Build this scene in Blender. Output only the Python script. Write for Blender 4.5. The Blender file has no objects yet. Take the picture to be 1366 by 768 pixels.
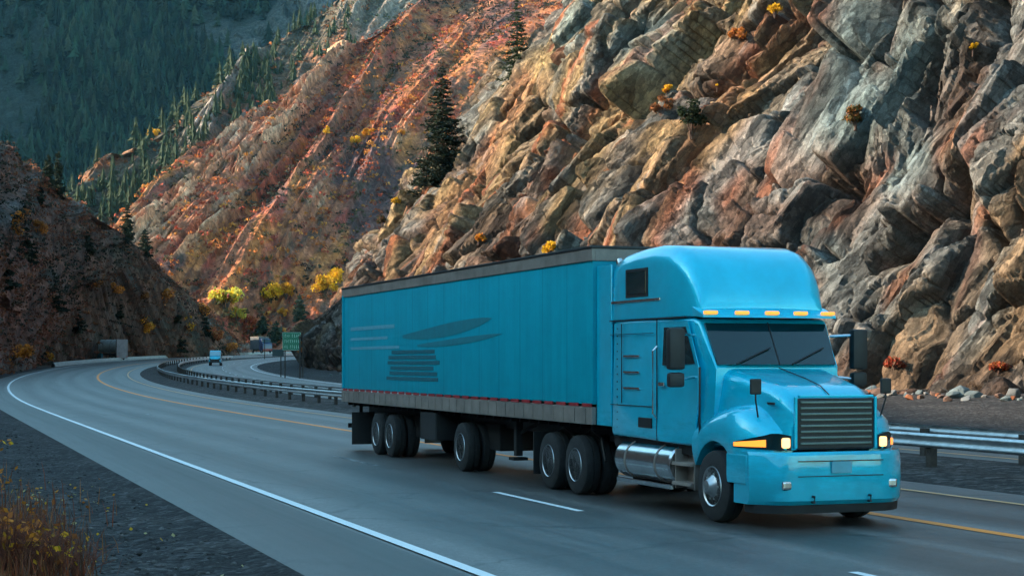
SKY_S, SUN_S, EXPO, HAZE = 0.135, 3.9, 1.92, 0.000034
import bpy, bmesh, math, random
import numpy as np
from mathutils import Vector, Matrix

R = math.radians
random.seed(7)
C = bpy.context.scene.collection
SC = bpy.context.scene

# ------------------------------------------------------------------ camera frame of reference
FOC, CX, HY, CAMH = 2200.0, 683.0, 482.0, 2.4      # focal length in photo pixels, principal column, horizon row, eye height


def P(x, y, Y):
    """a point seen at photo pixel (x, y) standing Y metres ahead"""
    return np.array([(x - CX) / FOC * Y, Y, CAMH + (HY - y) / FOC * Y])


def proj(v):
    Y = np.maximum(v[..., 1], 1e-3)
    return CX + v[..., 0] / Y * FOC, HY - (v[..., 2] - CAMH) / Y * FOC


# ------------------------------------------------------------------ noise
def _h(ix, iy, seed):
    a = ix.astype(np.int64).astype(np.uint32)
    b = iy.astype(np.int64).astype(np.uint32)
    h = a * np.uint32(374761393) + b * np.uint32(668265263) + np.uint32((seed * 2246822519 + 3266489917) & 0xFFFFFFFF)
    h = (h ^ (h >> np.uint32(13))) * np.uint32(1274126177)
    h = (h ^ (h >> np.uint32(16))) * np.uint32(2654435761)
    h = h ^ (h >> np.uint32(15))
    return h.astype(np.float64) / 4294967295.0


def vnoise(x, y, seed=0):
    ix, iy = np.floor(x), np.floor(y)
    fx, fy = x - ix, y - iy
    fx = fx * fx * fx * (fx * (fx * 6 - 15) + 10)
    fy = fy * fy * fy * (fy * (fy * 6 - 15) + 10)
    a, b = _h(ix, iy, seed), _h(ix + 1, iy, seed)
    c, d = _h(ix, iy + 1, seed), _h(ix + 1, iy + 1, seed)
    return ((a + (b - a) * fx) * (1 - fy) + (c + (d - c) * fx) * fy) * 2 - 1


def fbm(x, y, octv=4, seed=0, gain=0.5, lac=2.03):
    s, amp, tot = 0.0, 1.0, 0.0
    for o in range(octv):
        s = s + vnoise(x + 17.3 * o, y - 9.1 * o, seed + o * 13) * amp
        tot += amp
        amp *= gain
        x, y = x * lac, y * lac
    return s / tot


def ridged(x, y, octv=4, seed=0, gain=0.5, lac=2.1):
    s, amp, tot = 0.0, 1.0, 0.0
    for o in range(octv):
        s = s + (1 - np.abs(vnoise(x + 5.7 * o, y + 3.3 * o, seed + o * 7)) * 2) * amp
        tot += amp
        amp *= gain
        x, y = x * lac, y * lac
    return s / tot


def worley(x, y, seed=0):
    """nearest and second-nearest feature distance, offset to the nearest, three random numbers of its cell"""
    ix, iy = np.floor(x), np.floor(y)
    F1 = np.full(x.shape, 9.0)
    F2 = np.full(x.shape, 9.0)
    ox, oy, cx, cy = (np.zeros(x.shape) for _ in range(4))
    for i in (-1, 0, 1):
        for j in (-1, 0, 1):
            gx, gy = ix + i, iy + j
            dx = x - (gx + 0.1 + 0.8 * _h(gx, gy, seed))
            dy = y - (gy + 0.1 + 0.8 * _h(gx, gy, seed + 1))
            d = 0.3 * np.sqrt(dx * dx + dy * dy) + 0.7 * np.maximum(np.abs(0.94 * dx + 0.34 * dy), np.abs(0.94 * dy - 0.34 * dx))
            near = d < F1
            F2 = np.where(near, F1, np.minimum(F2, d))
            ox, oy = np.where(near, dx, ox), np.where(near, dy, oy)
            cx, cy = np.where(near, gx, cx), np.where(near, gy, cy)
            F1 = np.where(near, d, F1)
    return F1, F2, ox, oy, _h(cx, cy, seed + 2), _h(cx, cy, seed + 3), _h(cx, cy, seed + 4)


def sstep(a, b, x):
    t = np.clip((x - a) / (b - a), 0, 1)
    return t * t * (3 - 2 * t)


def mixc(c, col, f):
    return c + (np.array(col) - c) * f[..., None]


# ------------------------------------------------------------------ object helpers
def tag(o, label=None, cat=None, group=None, kind=None):
    if label: o['label'] = label
    if cat: o['category'] = cat
    if group: o['group'] = group
    if kind: o['kind'] = kind
    return o


def link(name, me, m=None, parent=None):
    o = bpy.data.objects.new(name, me)
    C.objects.link(o)
    if m is not None and me is not None and not me.materials:
        me.materials.append(m)
    if parent is not None:
        o.parent = parent
    return o


def empty(name, loc=(0, 0, 0), rz=0.0):
    o = bpy.data.objects.new(name, None)
    C.objects.link(o)
    o.location = loc
    o.rotation_euler = (0, 0, rz)
    o.empty_display_size = 0.3
    return o


def copy_tree(o, parent=None):
    c = o.copy()
    C.objects.link(c)
    if parent is not None:
        c.parent = parent
        c.matrix_parent_inverse = o.matrix_parent_inverse.copy()
    for ch in KIDS.get(o.name, []):
        KIDS.setdefault(c.name, []).append(copy_tree(ch, c))
    return c


KIDS = {}


def kid(o, parent):
    KIDS.setdefault(parent.name, []).append(o)
    return o


def np_mesh(name, V, F, col=None, smooth=False):
    """V (n,3), F (m,k) with k = 3 or 4; col (n,3) becomes the point attribute 'tint'"""
    me = bpy.data.meshes.new(name)
    V = np.ascontiguousarray(V, dtype=np.float32)
    F = np.ascontiguousarray(F, dtype=np.int32)
    me.vertices.add(len(V))
    me.vertices.foreach_set('co', V.ravel())
    k = F.shape[1]
    me.loops.add(F.size)
    me.loops.foreach_set('vertex_index', F.ravel())
    me.polygons.add(len(F))
    me.polygons.foreach_set('loop_start', np.arange(0, F.size, k, dtype=np.int32))
    me.polygons.foreach_set('loop_total', np.full(len(F), k, dtype=np.int32))
    me.polygons.foreach_set('use_smooth', np.full(len(F), smooth, dtype=bool))
    if col is not None:
        at = me.attributes.new('tint', 'FLOAT_COLOR', 'POINT')
        c4 = np.ones((len(V), 4), dtype=np.float32)
        c4[:, :3] = np.clip(col, 0, 1)
        at.data.foreach_set('color', c4.ravel())
    me.update(calc_edges=True)
    return me


def grid_faces(nu, nv):
    i = np.arange(nu * nv).reshape(nu, nv)
    return np.stack([i[:-1, :-1], i[1:, :-1], i[1:, 1:], i[:-1, 1:]], -1).reshape(-1, 4)


def grid_normals(V):
    du = np.gradient(V, axis=0)
    dv = np.gradient(V, axis=1)
    n = np.cross(du, dv)
    return n / np.maximum(np.linalg.norm(n, axis=-1, keepdims=True), 1e-9)


class MB:
    """collects boxes, tubes, rings and lofts into one mesh"""

    def __init__(s):
        s.bm = bmesh.new()

    def box(s, c, d, bev=0.0, rot=None, seg=2):
        r = bmesh.ops.create_cube(s.bm, size=1)
        vs = r['verts']
        bmesh.ops.scale(s.bm, vec=d, verts=vs)
        if bev > 0:
            es = list({e for v in vs for e in v.link_edges})
            rb = bmesh.ops.bevel(s.bm, geom=es, offset=bev, segments=seg, affect='EDGES', profile=0.6)
            vs = list({v for f in rb['faces'] for v in f.verts} | {v for v in vs if v.is_valid})
        if rot is not None:
            bmesh.ops.rotate(s.bm, cent=(0, 0, 0), matrix=rot, verts=vs)
        bmesh.ops.translate(s.bm, vec=c, verts=vs)
        return s

    def tube(s, pts, r, n=10, cap=True):
        pts = [Vector(p) for p in pts]
        rs = r if isinstance(r, (list, tuple)) else [r] * len(pts)
        rings = []
        up = None
        for i, p in enumerate(pts):
            t = (pts[min(i + 1, len(pts) - 1)] - pts[max(i - 1, 0)])
            t.normalize()
            if up is None:
                up = Vector((0, 0, 1)) if abs(t.z) < 0.9 else Vector((1, 0, 0))
            a = t.cross(up)
            if a.length < 1e-4:
                a = t.cross(Vector((0, 1, 0)))
            a.normalize()
            b = t.cross(a)
            up = -b if False else up
            rings.append([s.bm.verts.new(p + a * math.cos(2 * math.pi * k / n) * rs[i] + b * math.sin(2 * math.pi * k / n) * rs[i]) for k in range(n)])
        s.skin(rings, cap)
        return s

    def skin(s, rings, cap=True):
        n = len(rings[0])
        for i in range(len(rings) - 1):
            for k in range(n):
                s.bm.faces.new((rings[i][k], rings[i][(k + 1) % n], rings[i + 1][(k + 1) % n], rings[i + 1][k]))
        if cap:
            s.bm.faces.new(rings[0][::-1])
            s.bm.faces.new(rings[-1])

    def loft(s, rings, cap=True):
        s.skin([[s.bm.verts.new(p) for p in r] for r in rings], cap)
        return s

    def lathe_y(s, c, prof, n=32):
        """profile [(radius, y)] turned about the y axis through c"""
        rings = []
        for r, y in prof:
            rings.append([s.bm.verts.new((c[0] + r * math.cos(2 * math.pi * k / n), c[1] + y, c[2] + r * math.sin(2 * math.pi * k / n))) for k in range(n)])
        s.skin(rings, True)
        return s

    def poly(s, pts, d):
        """flat polygon pts given thickness along vector d"""
        d = Vector(d)
        a = [s.bm.verts.new(Vector(p)) for p in pts]
        b = [s.bm.verts.new(Vector(p) + d) for p in pts]
        s.bm.faces.new(a)
        s.bm.faces.new(b[::-1])
        n = len(a)
        for k in range(n):
            s.bm.faces.new((a[k], b[k], b[(k + 1) % n], a[(k + 1) % n]))
        return s

    def build(s, name, m, parent=None, smooth=0.0, bevel=0.0):
        bmesh.ops.recalc_face_normals(s.bm, faces=s.bm.faces[:])
        me = bpy.data.meshes.new(name)
        s.bm.to_mesh(me)
        s.bm.free()
        if smooth:
            me.polygons.foreach_set('use_smooth', [True] * len(me.polygons))
            me.set_sharp_from_angle(angle=R(smooth))
        o = link(name, me, m, parent)
        if parent is not None:
            kid(o, parent)
        if bevel:
            b = o.modifiers.new('b', 'BEVEL')
            b.width = bevel
            b.segments = 2
            b.limit_method = 'ANGLE'
        return o


# ------------------------------------------------------------------ materials
class NT:
    def __init__(s, name):
        s.m = bpy.data.materials.new(name)
        s.m.use_nodes = True
        s.t = s.m.node_tree
        s.n = s.t.nodes
        s.bsdf = s.n['Principled BSDF']
        s.out = s.n['Material Output']

    def new(s, typ, **kw):
        nd = s.n.new(typ)
        for k, v in kw.items():
            if hasattr(nd, k):
                setattr(nd, k, v)
            else:
                nd.inputs[k].default_value = v
        return nd

    def l(s, a, b):
        s.t.links.new(a, b)

    def noise(s, scale, detail=4, rough=0.6, vec=None, out='Fac', dist=0.0):
        nd = s.new('ShaderNodeTexNoise')
        nd.inputs['Scale'].default_value = scale
        nd.inputs['Detail'].default_value = detail
        nd.inputs['Roughness'].default_value = rough
        nd.inputs['Distortion'].default_value = dist
        if vec is not None:
            s.l(vec, nd.inputs['Vector'])
        return nd.outputs[out]

    def ramp(s, fac, stops):
        nd = s.new('ShaderNodeValToRGB')
        e = nd.color_ramp.elements
        while len(e) < len(stops):
            e.new(0.5)
        for k, (p, c) in enumerate(stops):
            e[k].position = p
            e[k].color = (*c, 1) if len(c) == 3 else c
        s.l(fac, nd.inputs['Fac'])
        return nd.outputs['Color']

    def mix(s, a, b, fac, typ='MIX'):
        nd = s.new('ShaderNodeMix', data_type='RGBA', blend_type=typ)
        for sock, v in ((nd.inputs[6], a), (nd.inputs[7], b), (nd.inputs[0], fac)):
            if hasattr(v, 'is_linked') or hasattr(v, 'links'):
                s.l(v, sock)
            elif isinstance(v, (int, float)):
                sock.default_value = v
            else:
                sock.default_value = (*v, 1)
        return nd.outputs[2]

    def bump(s, h, strength, dist):
        nd = s.new('ShaderNodeBump')
        nd.inputs['Strength'].default_value = strength
        nd.inputs['Distance'].default_value = dist
        s.l(h, nd.inputs['Height'])
        s.l(nd.outputs['Normal'], s.bsdf.inputs['Normal'])
        return nd

    def pos(s):
        return s.new('ShaderNodeNewGeometry').outputs['Position']

    def obj(s):
        return s.new('ShaderNodeTexCoord').outputs['Object']


def plain(name, col, rough=0.5, metal=0.0, coat=0.0, emit=None, es=0.0, var=0.12, scale=6.0, spec=0.5):
    t = NT(name)
    c = t.ramp(t.noise(scale, 5, 0.65, t.obj()), [(0.3, tuple(v * (1 - var) for v in col)), (0.7, tuple(min(1, v * (1 + var)) for v in col))])
    t.l(c, t.bsdf.inputs['Base Color'])
    t.bsdf.inputs['Roughness'].default_value = rough
    t.bsdf.inputs['Metallic'].default_value = metal
    t.bsdf.inputs['Coat Weight'].default_value = coat
    t.bsdf.inputs['Coat Roughness'].default_value = 0.08
    t.bsdf.inputs['Specular IOR Level'].default_value = spec
    if emit:
        t.bsdf.inputs['Emission Color'].default_value = (*emit, 1)
        t.bsdf.inputs['Emission Strength'].default_value = es
    return t.m


def tinted(name, rough=0.9, var=0.35, s1=0.8, s2=6.0, b1=(0.6, 0.25), b2=None, spec=0.25, stretch=None):
    """base colour from the mesh's own 'tint' attribute, broken up by noise, with bump"""
    t = NT(name)
    at = t.new('ShaderNodeAttribute', attribute_name='tint')
    p = t.pos()
    if stretch:
        mp = t.new('ShaderNodeMapping')
        mp.inputs['Scale'].default_value = stretch
        mp.inputs['Rotation'].default_value = (0, 0, R(-20))
        t.l(p, mp.inputs['Vector'])
        p = mp.outputs['Vector']
    n1 = t.noise(s1, 8, 0.7, p)
    n2 = t.noise(s2, 6, 0.75, p)
    k = t.new('ShaderNodeMath', operation='MULTIPLY_ADD')
    t.l(n2, k.inputs[0])
    k.inputs[1].default_value = 0.6
    t.l(n1, k.inputs[2])
    f = t.ramp(k.outputs[0], [(0.5, (1 - var,) * 3), (0.8, (1,) * 3), (1.05, (1 + var * 0.8,) * 3)])
    t.l(t.mix(at.outputs['Color'], f, 1.0, 'MULTIPLY'), t.bsdf.inputs['Base Color'])
    t.bsdf.inputs['Roughness'].default_value = rough
    t.bsdf.inputs['Specular IOR Level'].default_value = spec
    t.bump(k.outputs[0], b1[0], b1[1])
    return t.m


def fractured(name, coord, scales, rough=0.85, var=0.4, bumpd=0.5, n_scale=1.2, crack=0.45):
    """rock broken into tilted facets: each cell of a stretched cell pattern leans its own way"""
    t = NT(name)
    at = t.new('ShaderNodeAttribute', attribute_name='tint')
    if coord == 'world':
        p = t.pos()
    else:
        p = t.new('ShaderNodeAttribute', attribute_name=coord).outputs['Vector']
    wp = t.pos()
    nz = t.noise(n_scale, 8, 0.72, wp)
    fine = t.noise(n_scale * 7, 6, 0.75, wp)
    h = None
    shade = None
    for i, (sc, amp) in enumerate(scales):
        mp = t.new('ShaderNodeMapping')
        mp.inputs['Scale'].default_value = sc
        t.l(p, mp.inputs['Vector'])
        wv = t.new('ShaderNodeVectorMath', operation='MULTIPLY_ADD')
        t.l(t.noise(n_scale * (1.0 + 2 * i), 4, 0.6, wp, 'Color'), wv.inputs[0])
        wv.inputs[1].default_value = (0.22, 0.22, 0.22)
        t.l(mp.outputs['Vector'], wv.inputs[2])
        vo = t.new('ShaderNodeTexVoronoi')
        vo.distance = 'MINKOWSKI'
        vo.inputs['Exponent'].default_value = 4.0
        vo.inputs['Scale'].default_value = 1.0
        vo.inputs['Randomness'].default_value = 1.0
        t.l(wv.outputs[0], vo.inputs['Vector'])
        off = t.new('ShaderNodeVectorMath', operation='SUBTRACT')
        t.l(wv.outputs[0], off.inputs[0]); t.l(vo.outputs['Position'], off.inputs[1])
        rc = t.new('ShaderNodeVectorMath', operation='SUBTRACT')
        t.l(vo.outputs['Color'], rc.inputs[0]); rc.inputs[1].default_value = (0.5, 0.5, 0.5)
        dt = t.new('ShaderNodeVectorMath', operation='DOT_PRODUCT')
        t.l(off.outputs[0], dt.inputs[0]); t.l(rc.outputs[0], dt.inputs[1])
        sx = t.new('ShaderNodeSeparateColor'); t.l(vo.outputs['Color'], sx.inputs[0])
        a1 = t.new('ShaderNodeMath', operation='MULTIPLY_ADD')
        t.l(dt.outputs['Value'], a1.inputs[0]); a1.inputs[1].default_value = 2.2
        t.l(sx.outputs[2], a1.inputs[2])
        a2 = t.new('ShaderNodeMath', operation='MULTIPLY_ADD')
        t.l(a1.outputs[0], a2.inputs[0]); a2.inputs[1].default_value = amp
        if h is None:
            a2.inputs[2].default_value = 0.0
        else:
            t.l(h, a2.inputs[2])
        h = a2.outputs[0]
        f = t.ramp(sx.outputs[0], [(0.0, (0.70,) * 3), (0.5, (0.95,) * 3), (1.0, (1.28,) * 3)])
        shade = f if shade is None else t.mix(shade, f, 1.0, 'MULTIPLY')
        ed = t.new('ShaderNodeTexVoronoi', feature='F2', distance='MINKOWSKI')
        ed.inputs['Exponent'].default_value = 4.0
        ed.inputs['Scale'].default_value = 1.0
        t.l(wv.outputs[0], ed.inputs['Vector'])
        gap = t.new('ShaderNodeMath', operation='SUBTRACT')
        t.l(ed.outputs['Distance'], gap.inputs[0]); t.l(vo.outputs['Distance'], gap.inputs[1])
        shade = t.mix(shade, t.ramp(gap.outputs[0], [(0.0, (1 - crack,) * 3), (0.045, (1,) * 3)]), 1.0, 'MULTIPLY')
    a3 = t.new('ShaderNodeMath', operation='MULTIPLY_ADD')
    t.l(nz, a3.inputs[0]); a3.inputs[1].default_value = 0.16; t.l(h, a3.inputs[2])
    a4 = t.new('ShaderNodeMath', operation='MULTIPLY_ADD')
    t.l(fine, a4.inputs[0]); a4.inputs[1].default_value = 0.12; t.l(a3.outputs[0], a4.inputs[2])
    k = t.new('ShaderNodeMath', operation='MULTIPLY_ADD')
    t.l(fine, k.inputs[0]); k.inputs[1].default_value = 0.7; t.l(nz, k.inputs[2])
    c = t.mix(at.outputs['Color'], shade, 1.0, 'MULTIPLY')
    c = t.mix(c, t.ramp(k.outputs[0], [(0.55, (1 - var,) * 3), (0.85, (1,) * 3), (1.15, (1 + var,) * 3)]), 1.0, 'MULTIPLY')
    t.l(c, t.bsdf.inputs['Base Color'])
    t.bsdf.inputs['Roughness'].default_value = rough
    t.bsdf.inputs['Specular IOR Level'].default_value = 0.3
    t.bump(a4.outputs[0], 1.0, bumpd)
    return t.m


def leafy(name, rough=0.7, trans=0.25, col=None, var=0.0):
    """leaf colour from 'tint' (or one colour varied per object), with light passing through"""
    t = NT(name)
    if col is None:
        c = t.new('ShaderNodeAttribute', attribute_name='tint').outputs['Color']
    else:
        c = t.ramp(t.noise(1.7, 3, 0.6, t.pos()), [(0.3, tuple(v * 0.65 for v in col)), (0.7, tuple(v * 1.3 for v in col))])
    if var:
        oi = t.new('ShaderNodeObjectInfo')
        f = t.ramp(oi.outputs['Random'], [(0.0, (1 - var,) * 3), (1.0, (1 + var, 1 + var * 0.9, 1 + var * 0.5))])
        c = t.mix(c, f, 1.0, 'MULTIPLY')
    t.l(c, t.bsdf.inputs['Base Color'])
    t.bsdf.inputs['Roughness'].default_value = rough
    t.bsdf.inputs['Specular IOR Level'].default_value = 0.2
    tr = t.new('ShaderNodeBsdfTranslucent')
    t.l(c, tr.inputs['Color'])
    mx = t.new('ShaderNodeMixShader')
    mx.inputs[0].default_value = trans
    t.l(t.bsdf.outputs[0], mx.inputs[1])
    t.l(tr.outputs[0], mx.inputs[2])
    t.l(mx.outputs[0], t.out.inputs['Surface'])
    return t.m


# ------------------------------------------------------------------ the road line (the white edge line), as arcs
def _curve():
    ds = 1.0
    x, y, a = 5.546 - (-0.342) * 160, 2.018 - 0.94 * 160, R(-20)
    ls, xs, ys, hs = [], [], [], []
    l = -160.0
    while l < 900:
        ls.append(l); xs.append(x); ys.append(y); hs.append(a)
        k = 0.0 if l < 88 else (1 / 900 if l < 245 else (1 / 420 if l < 600 else 1 / 900))
        x += math.sin(a + k * ds / 2) * ds
        y += math.cos(a + k * ds / 2) * ds
        a += k * ds
        l += ds
    return tuple(np.array(v) for v in (ls, xs, ys, hs))


CL, CXs, CYs, CH = _curve()
S0 = 5.9


def road_pt(l, s):
    l = np.asarray(l, float)
    s = np.asarray(s, float)
    x, y, a = np.interp(l, CL, CXs), np.interp(l, CL, CYs), np.interp(l, CL, CH)
    return x + np.cos(a) * (s - S0), y - np.sin(a) * (s - S0)


_ey = np.arange(-300, 1200, 5.0)
_ez = np.interp(_ey, [-300, 90, 134, 176, 236, 309, 382, 453, 700, 1200], [0, 0, 0.3, 0.65, 1.3, 2.5, 3.7, 4.9, 8, 12])
_ez = np.convolve(np.pad(_ez, 4, mode='edge'), np.ones(9) / 9, 'valid')


def elev(Y):
    return np.interp(Y, _ey, _ez)


def road_z(l, s):
    x, y = road_pt(l, s)
    return np.stack([x, y, elev(y)], -1)


def strip(name, prof, l0, l1, m, dl=2.0, parent=None):
    """prof = [(s, height above the ground)] swept along the road"""
    ls = np.arange(l0, l1 + 0.01, dl)
    V = np.zeros((len(ls), len(prof), 3))
    for k, (s, h) in enumerate(prof):
        q = road_z(ls, np.full(len(ls), s))
        q[:, 2] += h
        V[:, k] = q
    me = np_mesh(name, V.reshape(-1, 3), grid_faces(len(ls), len(prof))[:, ::-1], smooth=True)
    return link(name, me, m, parent)

# ================================================================== SETTING: ground and road
def asphalt_mat(name, base, tracks=True):
    t = NT(name)
    p = t.pos()
    uv = t.new('ShaderNodeAttribute', attribute_name='lane')      # x = offset across the road, y = distance along it
    sp = t.new('ShaderNodeSeparateXYZ')
    t.l(uv.outputs['Vector'], sp.inputs[0])
    mp = t.new('ShaderNodeMapping')
    mp.inputs['Scale'].default_value = (1.0, 0.012, 1)
    t.l(uv.outputs['Vector'], mp.inputs['Vector'])
    streak = t.noise(1.3, 5, 0.65, mp.outputs['Vector'])
    grain = t.noise(38, 3, 0.7, p)
    blot = t.noise(0.35, 5, 0.6, p)
    c = t.ramp(streak, [(0.3, tuple(v * 0.55 for v in base)), (0.5, base), (0.72, tuple(v * 1.7 for v in base))])
    c = t.mix(c, t.ramp(grain, [(0.3, (0.6,) * 3), (0.7, (1.4,) * 3)]), 1.0, 'MULTIPLY')
    c = t.mix(c, t.ramp(blot, [(0.3, (0.82,) * 3), (0.7, (1.15,) * 3)]), 1.0, 'MULTIPLY')
    c = t.mix(c, t.ramp(t.noise(11, 4, 0.75, p), [(0.3, (0.72,) * 3), (0.7, (1.3,) * 3)]), 1.0, 'MULTIPLY')
    wt = t.new('ShaderNodeMath', operation='SINE')
    wm = t.new('ShaderNodeMath', operation='MULTIPLY_ADD')
    t.l(sp.outputs[0], wm.inputs[0]); wm.inputs[1].default_value = 3.2; wm.inputs[2].default_value = 0.5
    t.l(wm.outputs[0], wt.inputs[0])
    wf = t.new('ShaderNodeMath', operation='MULTIPLY_ADD')
    t.l(wt.outputs[0], wf.inputs[0]); wf.inputs[1].default_value = 0.5; wf.inputs[2].default_value = 0.5
    c = t.mix(c, t.ramp(wf.outputs[0], [(0.0, (0.6,) * 3), (1.0, (1.22,) * 3)]), 1.0, 'MULTIPLY')     # tyre-darkened wheel paths
    # old sealed cracks
    vo = t.new('ShaderNodeTexVoronoi', feature='DISTANCE_TO_EDGE')
    vo.inputs['Scale'].default_value = 0.16
    wp = t.new('ShaderNodeVectorMath', operation='MULTIPLY_ADD')
    t.l(t.noise(0.9, 4, 0.6, p, 'Color'), wp.inputs[0])
    wp.inputs[1].default_value = (1.6, 1.6, 0)
    t.l(p, wp.inputs[2])
    t.l(wp.outputs[0], vo.inputs['Vector'])
    c = t.mix((0.012, 0.012, 0.013), c, t.ramp(vo.outputs['Distance'], [(0.0, (0.35,) * 3), (0.012, (1,) * 3)]), 'MIX')
    t.l(c, t.bsdf.inputs['Base Color'])
    t.l(t.ramp(streak, [(0.3, (0.38,) * 3), (0.7, (0.55,) * 3)]), t.bsdf.inputs['Roughness'])
    t.bsdf.inputs['Specular IOR Level'].default_value = 0.65
    t.bump(grain, 0.35, 0.006)
    return t.m


def lane_attr(o, prof, l0, l1, dl):
    ls = np.arange(l0, l1 + 0.01, dl)
    A = np.zeros((len(ls), len(prof), 3), np.float32)
    A[..., 0] = np.array([s for s, h in prof])[None, :]
    A[..., 1] = ls[:, None]
    at = o.data.attributes.new('lane', 'FLOAT_VECTOR', 'POINT')
    at.data.foreach_set('vector', A.ravel())


M_ROAD = asphalt_mat('asphalt', (0.084, 0.081, 0.078))
M_SHOULDER = asphalt_mat('shoulder_asphalt', (0.036, 0.035, 0.034))
M_LIP = plain('old_asphalt_edge', (0.016, 0.018, 0.021), 0.8, var=0.4, scale=9)


def gravel_mat(name, c0, c1, c2, scale=7.0):
    t = NT(name)
    p = t.pos()
    vo = t.new('ShaderNodeTexVoronoi')
    vo.inputs['Scale'].default_value = scale
    t.l(p, vo.inputs['Vector'])
    v2 = t.new('ShaderNodeTexVoronoi')
    v2.inputs['Scale'].default_value = scale * 3.1
    t.l(p, v2.inputs['Vector'])
    big = t.noise(0.45, 6, 0.65, p)
    c = t.ramp(big, [(0.3, c0), (0.55, c1), (0.75, c2)])
    sp = t.new('ShaderNodeSeparateColor')
    t.l(vo.outputs['Color'], sp.inputs[0])
    c = t.mix(c, t.ramp(sp.outputs[0], [(0.0, (0.45,) * 3), (0.7, (1.0,) * 3), (1.0, (2.0,) * 3)]), 1.0, 'MULTIPLY')
    s2 = t.new('ShaderNodeSeparateColor')
    t.l(v2.outputs['Color'], s2.inputs[0])
    c = t.mix(c, t.ramp(s2.outputs[1], [(0.0, (0.6,) * 3), (1.0, (1.5,) * 3)]), 1.0, 'MULTIPLY')
    t.l(c, t.bsdf.inputs['Base Color'])
    t.bsdf.inputs['Roughness'].default_value = 0.92
    t.bsdf.inputs['Specular IOR Level'].default_value = 0.2
    ad = t.new('ShaderNodeMath', operation='MULTIPLY_ADD')
    t.l(vo.outputs['Distance'], ad.inputs[0])
    ad.inputs[1].default_value = -1.0
    t.l(t.noise(3.0, 8, 0.75, p), ad.inputs[2])
    t.bump(ad.outputs[0], 0.9, 0.06)
    return t.m


M_GRAVEL = gravel_mat('dark_gravel', (0.020, 0.020, 0.021), (0.034, 0.033, 0.034), (0.062, 0.058, 0.055))
M_DIRT = gravel_mat('roadside_dirt', (0.05, 0.035, 0.028), (0.085, 0.055, 0.042), (0.13, 0.10, 0.085), 3.0)
M_MEDIAN = gravel_mat('median_gravel', (0.03, 0.028, 0.028), (0.055, 0.048, 0.045), (0.09, 0.078, 0.07), 5.0)

# ground: one sheet out past the last ridge
gx = np.concatenate([np.linspace(-2500, -220, 40), np.linspace(-200, 200, 161), np.linspace(220, 2500, 40)])
gy = np.concatenate([np.linspace(-280, -20, 30), np.linspace(-15, 420, 175), np.linspace(440, 4000, 60)])
GXg, GYg = np.meshgrid(gx, gy, indexing='ij')
GZg = elev(GYg) - 0.35 + 0.1 * fbm(GXg / 9, GYg / 9, 3, 5)
tag(link('ground', np_mesh('ground', np.stack([GXg, GYg, GZg], -1).reshape(-1, 3), grid_faces(len(gx), len(gy)), smooth=True), M_DIRT), kind='structure')

# gravel shoulder on the near side: a fine rolling strip that falls away to the left
ls = np.arange(-60, 260, 0.35)
ss = np.concatenate([np.linspace(-9, 0, 20), np.linspace(0.3, 4.3, 34)])
LL, SS = np.meshgrid(ls, ss, indexing='ij')
gxy = road_pt(LL, SS)
gz = elev(gxy[1]) - 0.03 - 0.012 * np.clip(3.6 - SS, 0, 20) ** 1.3 - 0.05 * sstep(3.6, 4.1, SS) + 0.06 * fbm(LL / 1.6, SS / 0.9, 5, 3) * sstep(4.0, 3.2, SS) + 0.06 * fbm(LL / 0.8, SS / 0.5, 3, 13) * sstep(3.6, 4.0, SS) \
    + 0.35 * sstep(1.0, -3.5, SS) * (0.7 + fbm(LL / 4, SS / 3, 3, 8)) - 0.05 * np.exp(-((SS - 2.7) / 0.5) ** 2)
gravel = link('gravel_shoulder', np_mesh('gravel_shoulder', np.stack([gxy[0], gxy[1], gz], -1).reshape(-1, 3), grid_faces(len(ls), len(ss))[:, ::-1], smooth=True), M_GRAVEL)
tag(gravel, kind='structure')
GRAVEL_PTS = np.stack([gxy[0], gxy[1], gz], -1)

prof = [(5.0, 0.0), (5.3, 0.05), (5.8, 0.06), (6.0, 0.06), (8, 0.065), (9.8, 0.07), (12, 0.07), (13.85, 0.07), (16, 0.06), (18.4, 0.05), (18.6, 0.0)]
road = strip('road', prof, -150, 640, M_ROAD)
lane_attr(road, prof, -150, 640, 2.0)
tag(road, kind='structure')
prof = [(4.0, 0.0), (4.3, 0.05), (4.6, 0.056), (5.3, 0.064), (5.72, 0.067)]
sh = strip('road_shoulder', prof, -150, 640, M_SHOULDER)
lane_attr(sh, prof, -150, 640, 2.0)
tag(sh, kind='structure')
tag(strip('road_edge', [(3.4, -0.10), (3.8, -0.01), (4.0, 0.02), (4.12, 0.025)], -150, 640, M_GRAVEL), kind='structure')
tag(strip('median', [(18.45, 0.02), (18.9, 0.05), (20.2, 0.12), (22.0, 0.16), (23.6, 0.1), (24.3, 0.02)], -150, 640, M_MEDIAN), kind='structure')
prof = [(24.0, 0.0), (24.2, 0.05), (27.5, 0.07), (31, 0.07), (34.3, 0.05), (34.6, 0.0)]
road2 = strip('opposite_road', prof, -150, 640, M_ROAD)
lane_attr(road2, prof, -150, 640, 2.0)
tag(road2, kind='structure')
tag(strip('opposite_road_edge', [(34.3, 0.055), (34.7, 0.08), (36.0, 0.02), (38, 0.05), (41, 0.25), (46, 0.6), (56, 1.2)], -150, 330, M_GRAVEL), kind='structure')

def paint(name, col, wear):
    t = NT(name)
    f = t.ramp(t.noise(5.0, 7, 0.75, t.pos()), [(wear, (0.07, 0.08, 0.085)), (wear + 0.12, col)])
    t.l(f, t.bsdf.inputs['Base Color'])
    t.bsdf.inputs['Roughness'].default_value = 0.6
    return t.m


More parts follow.
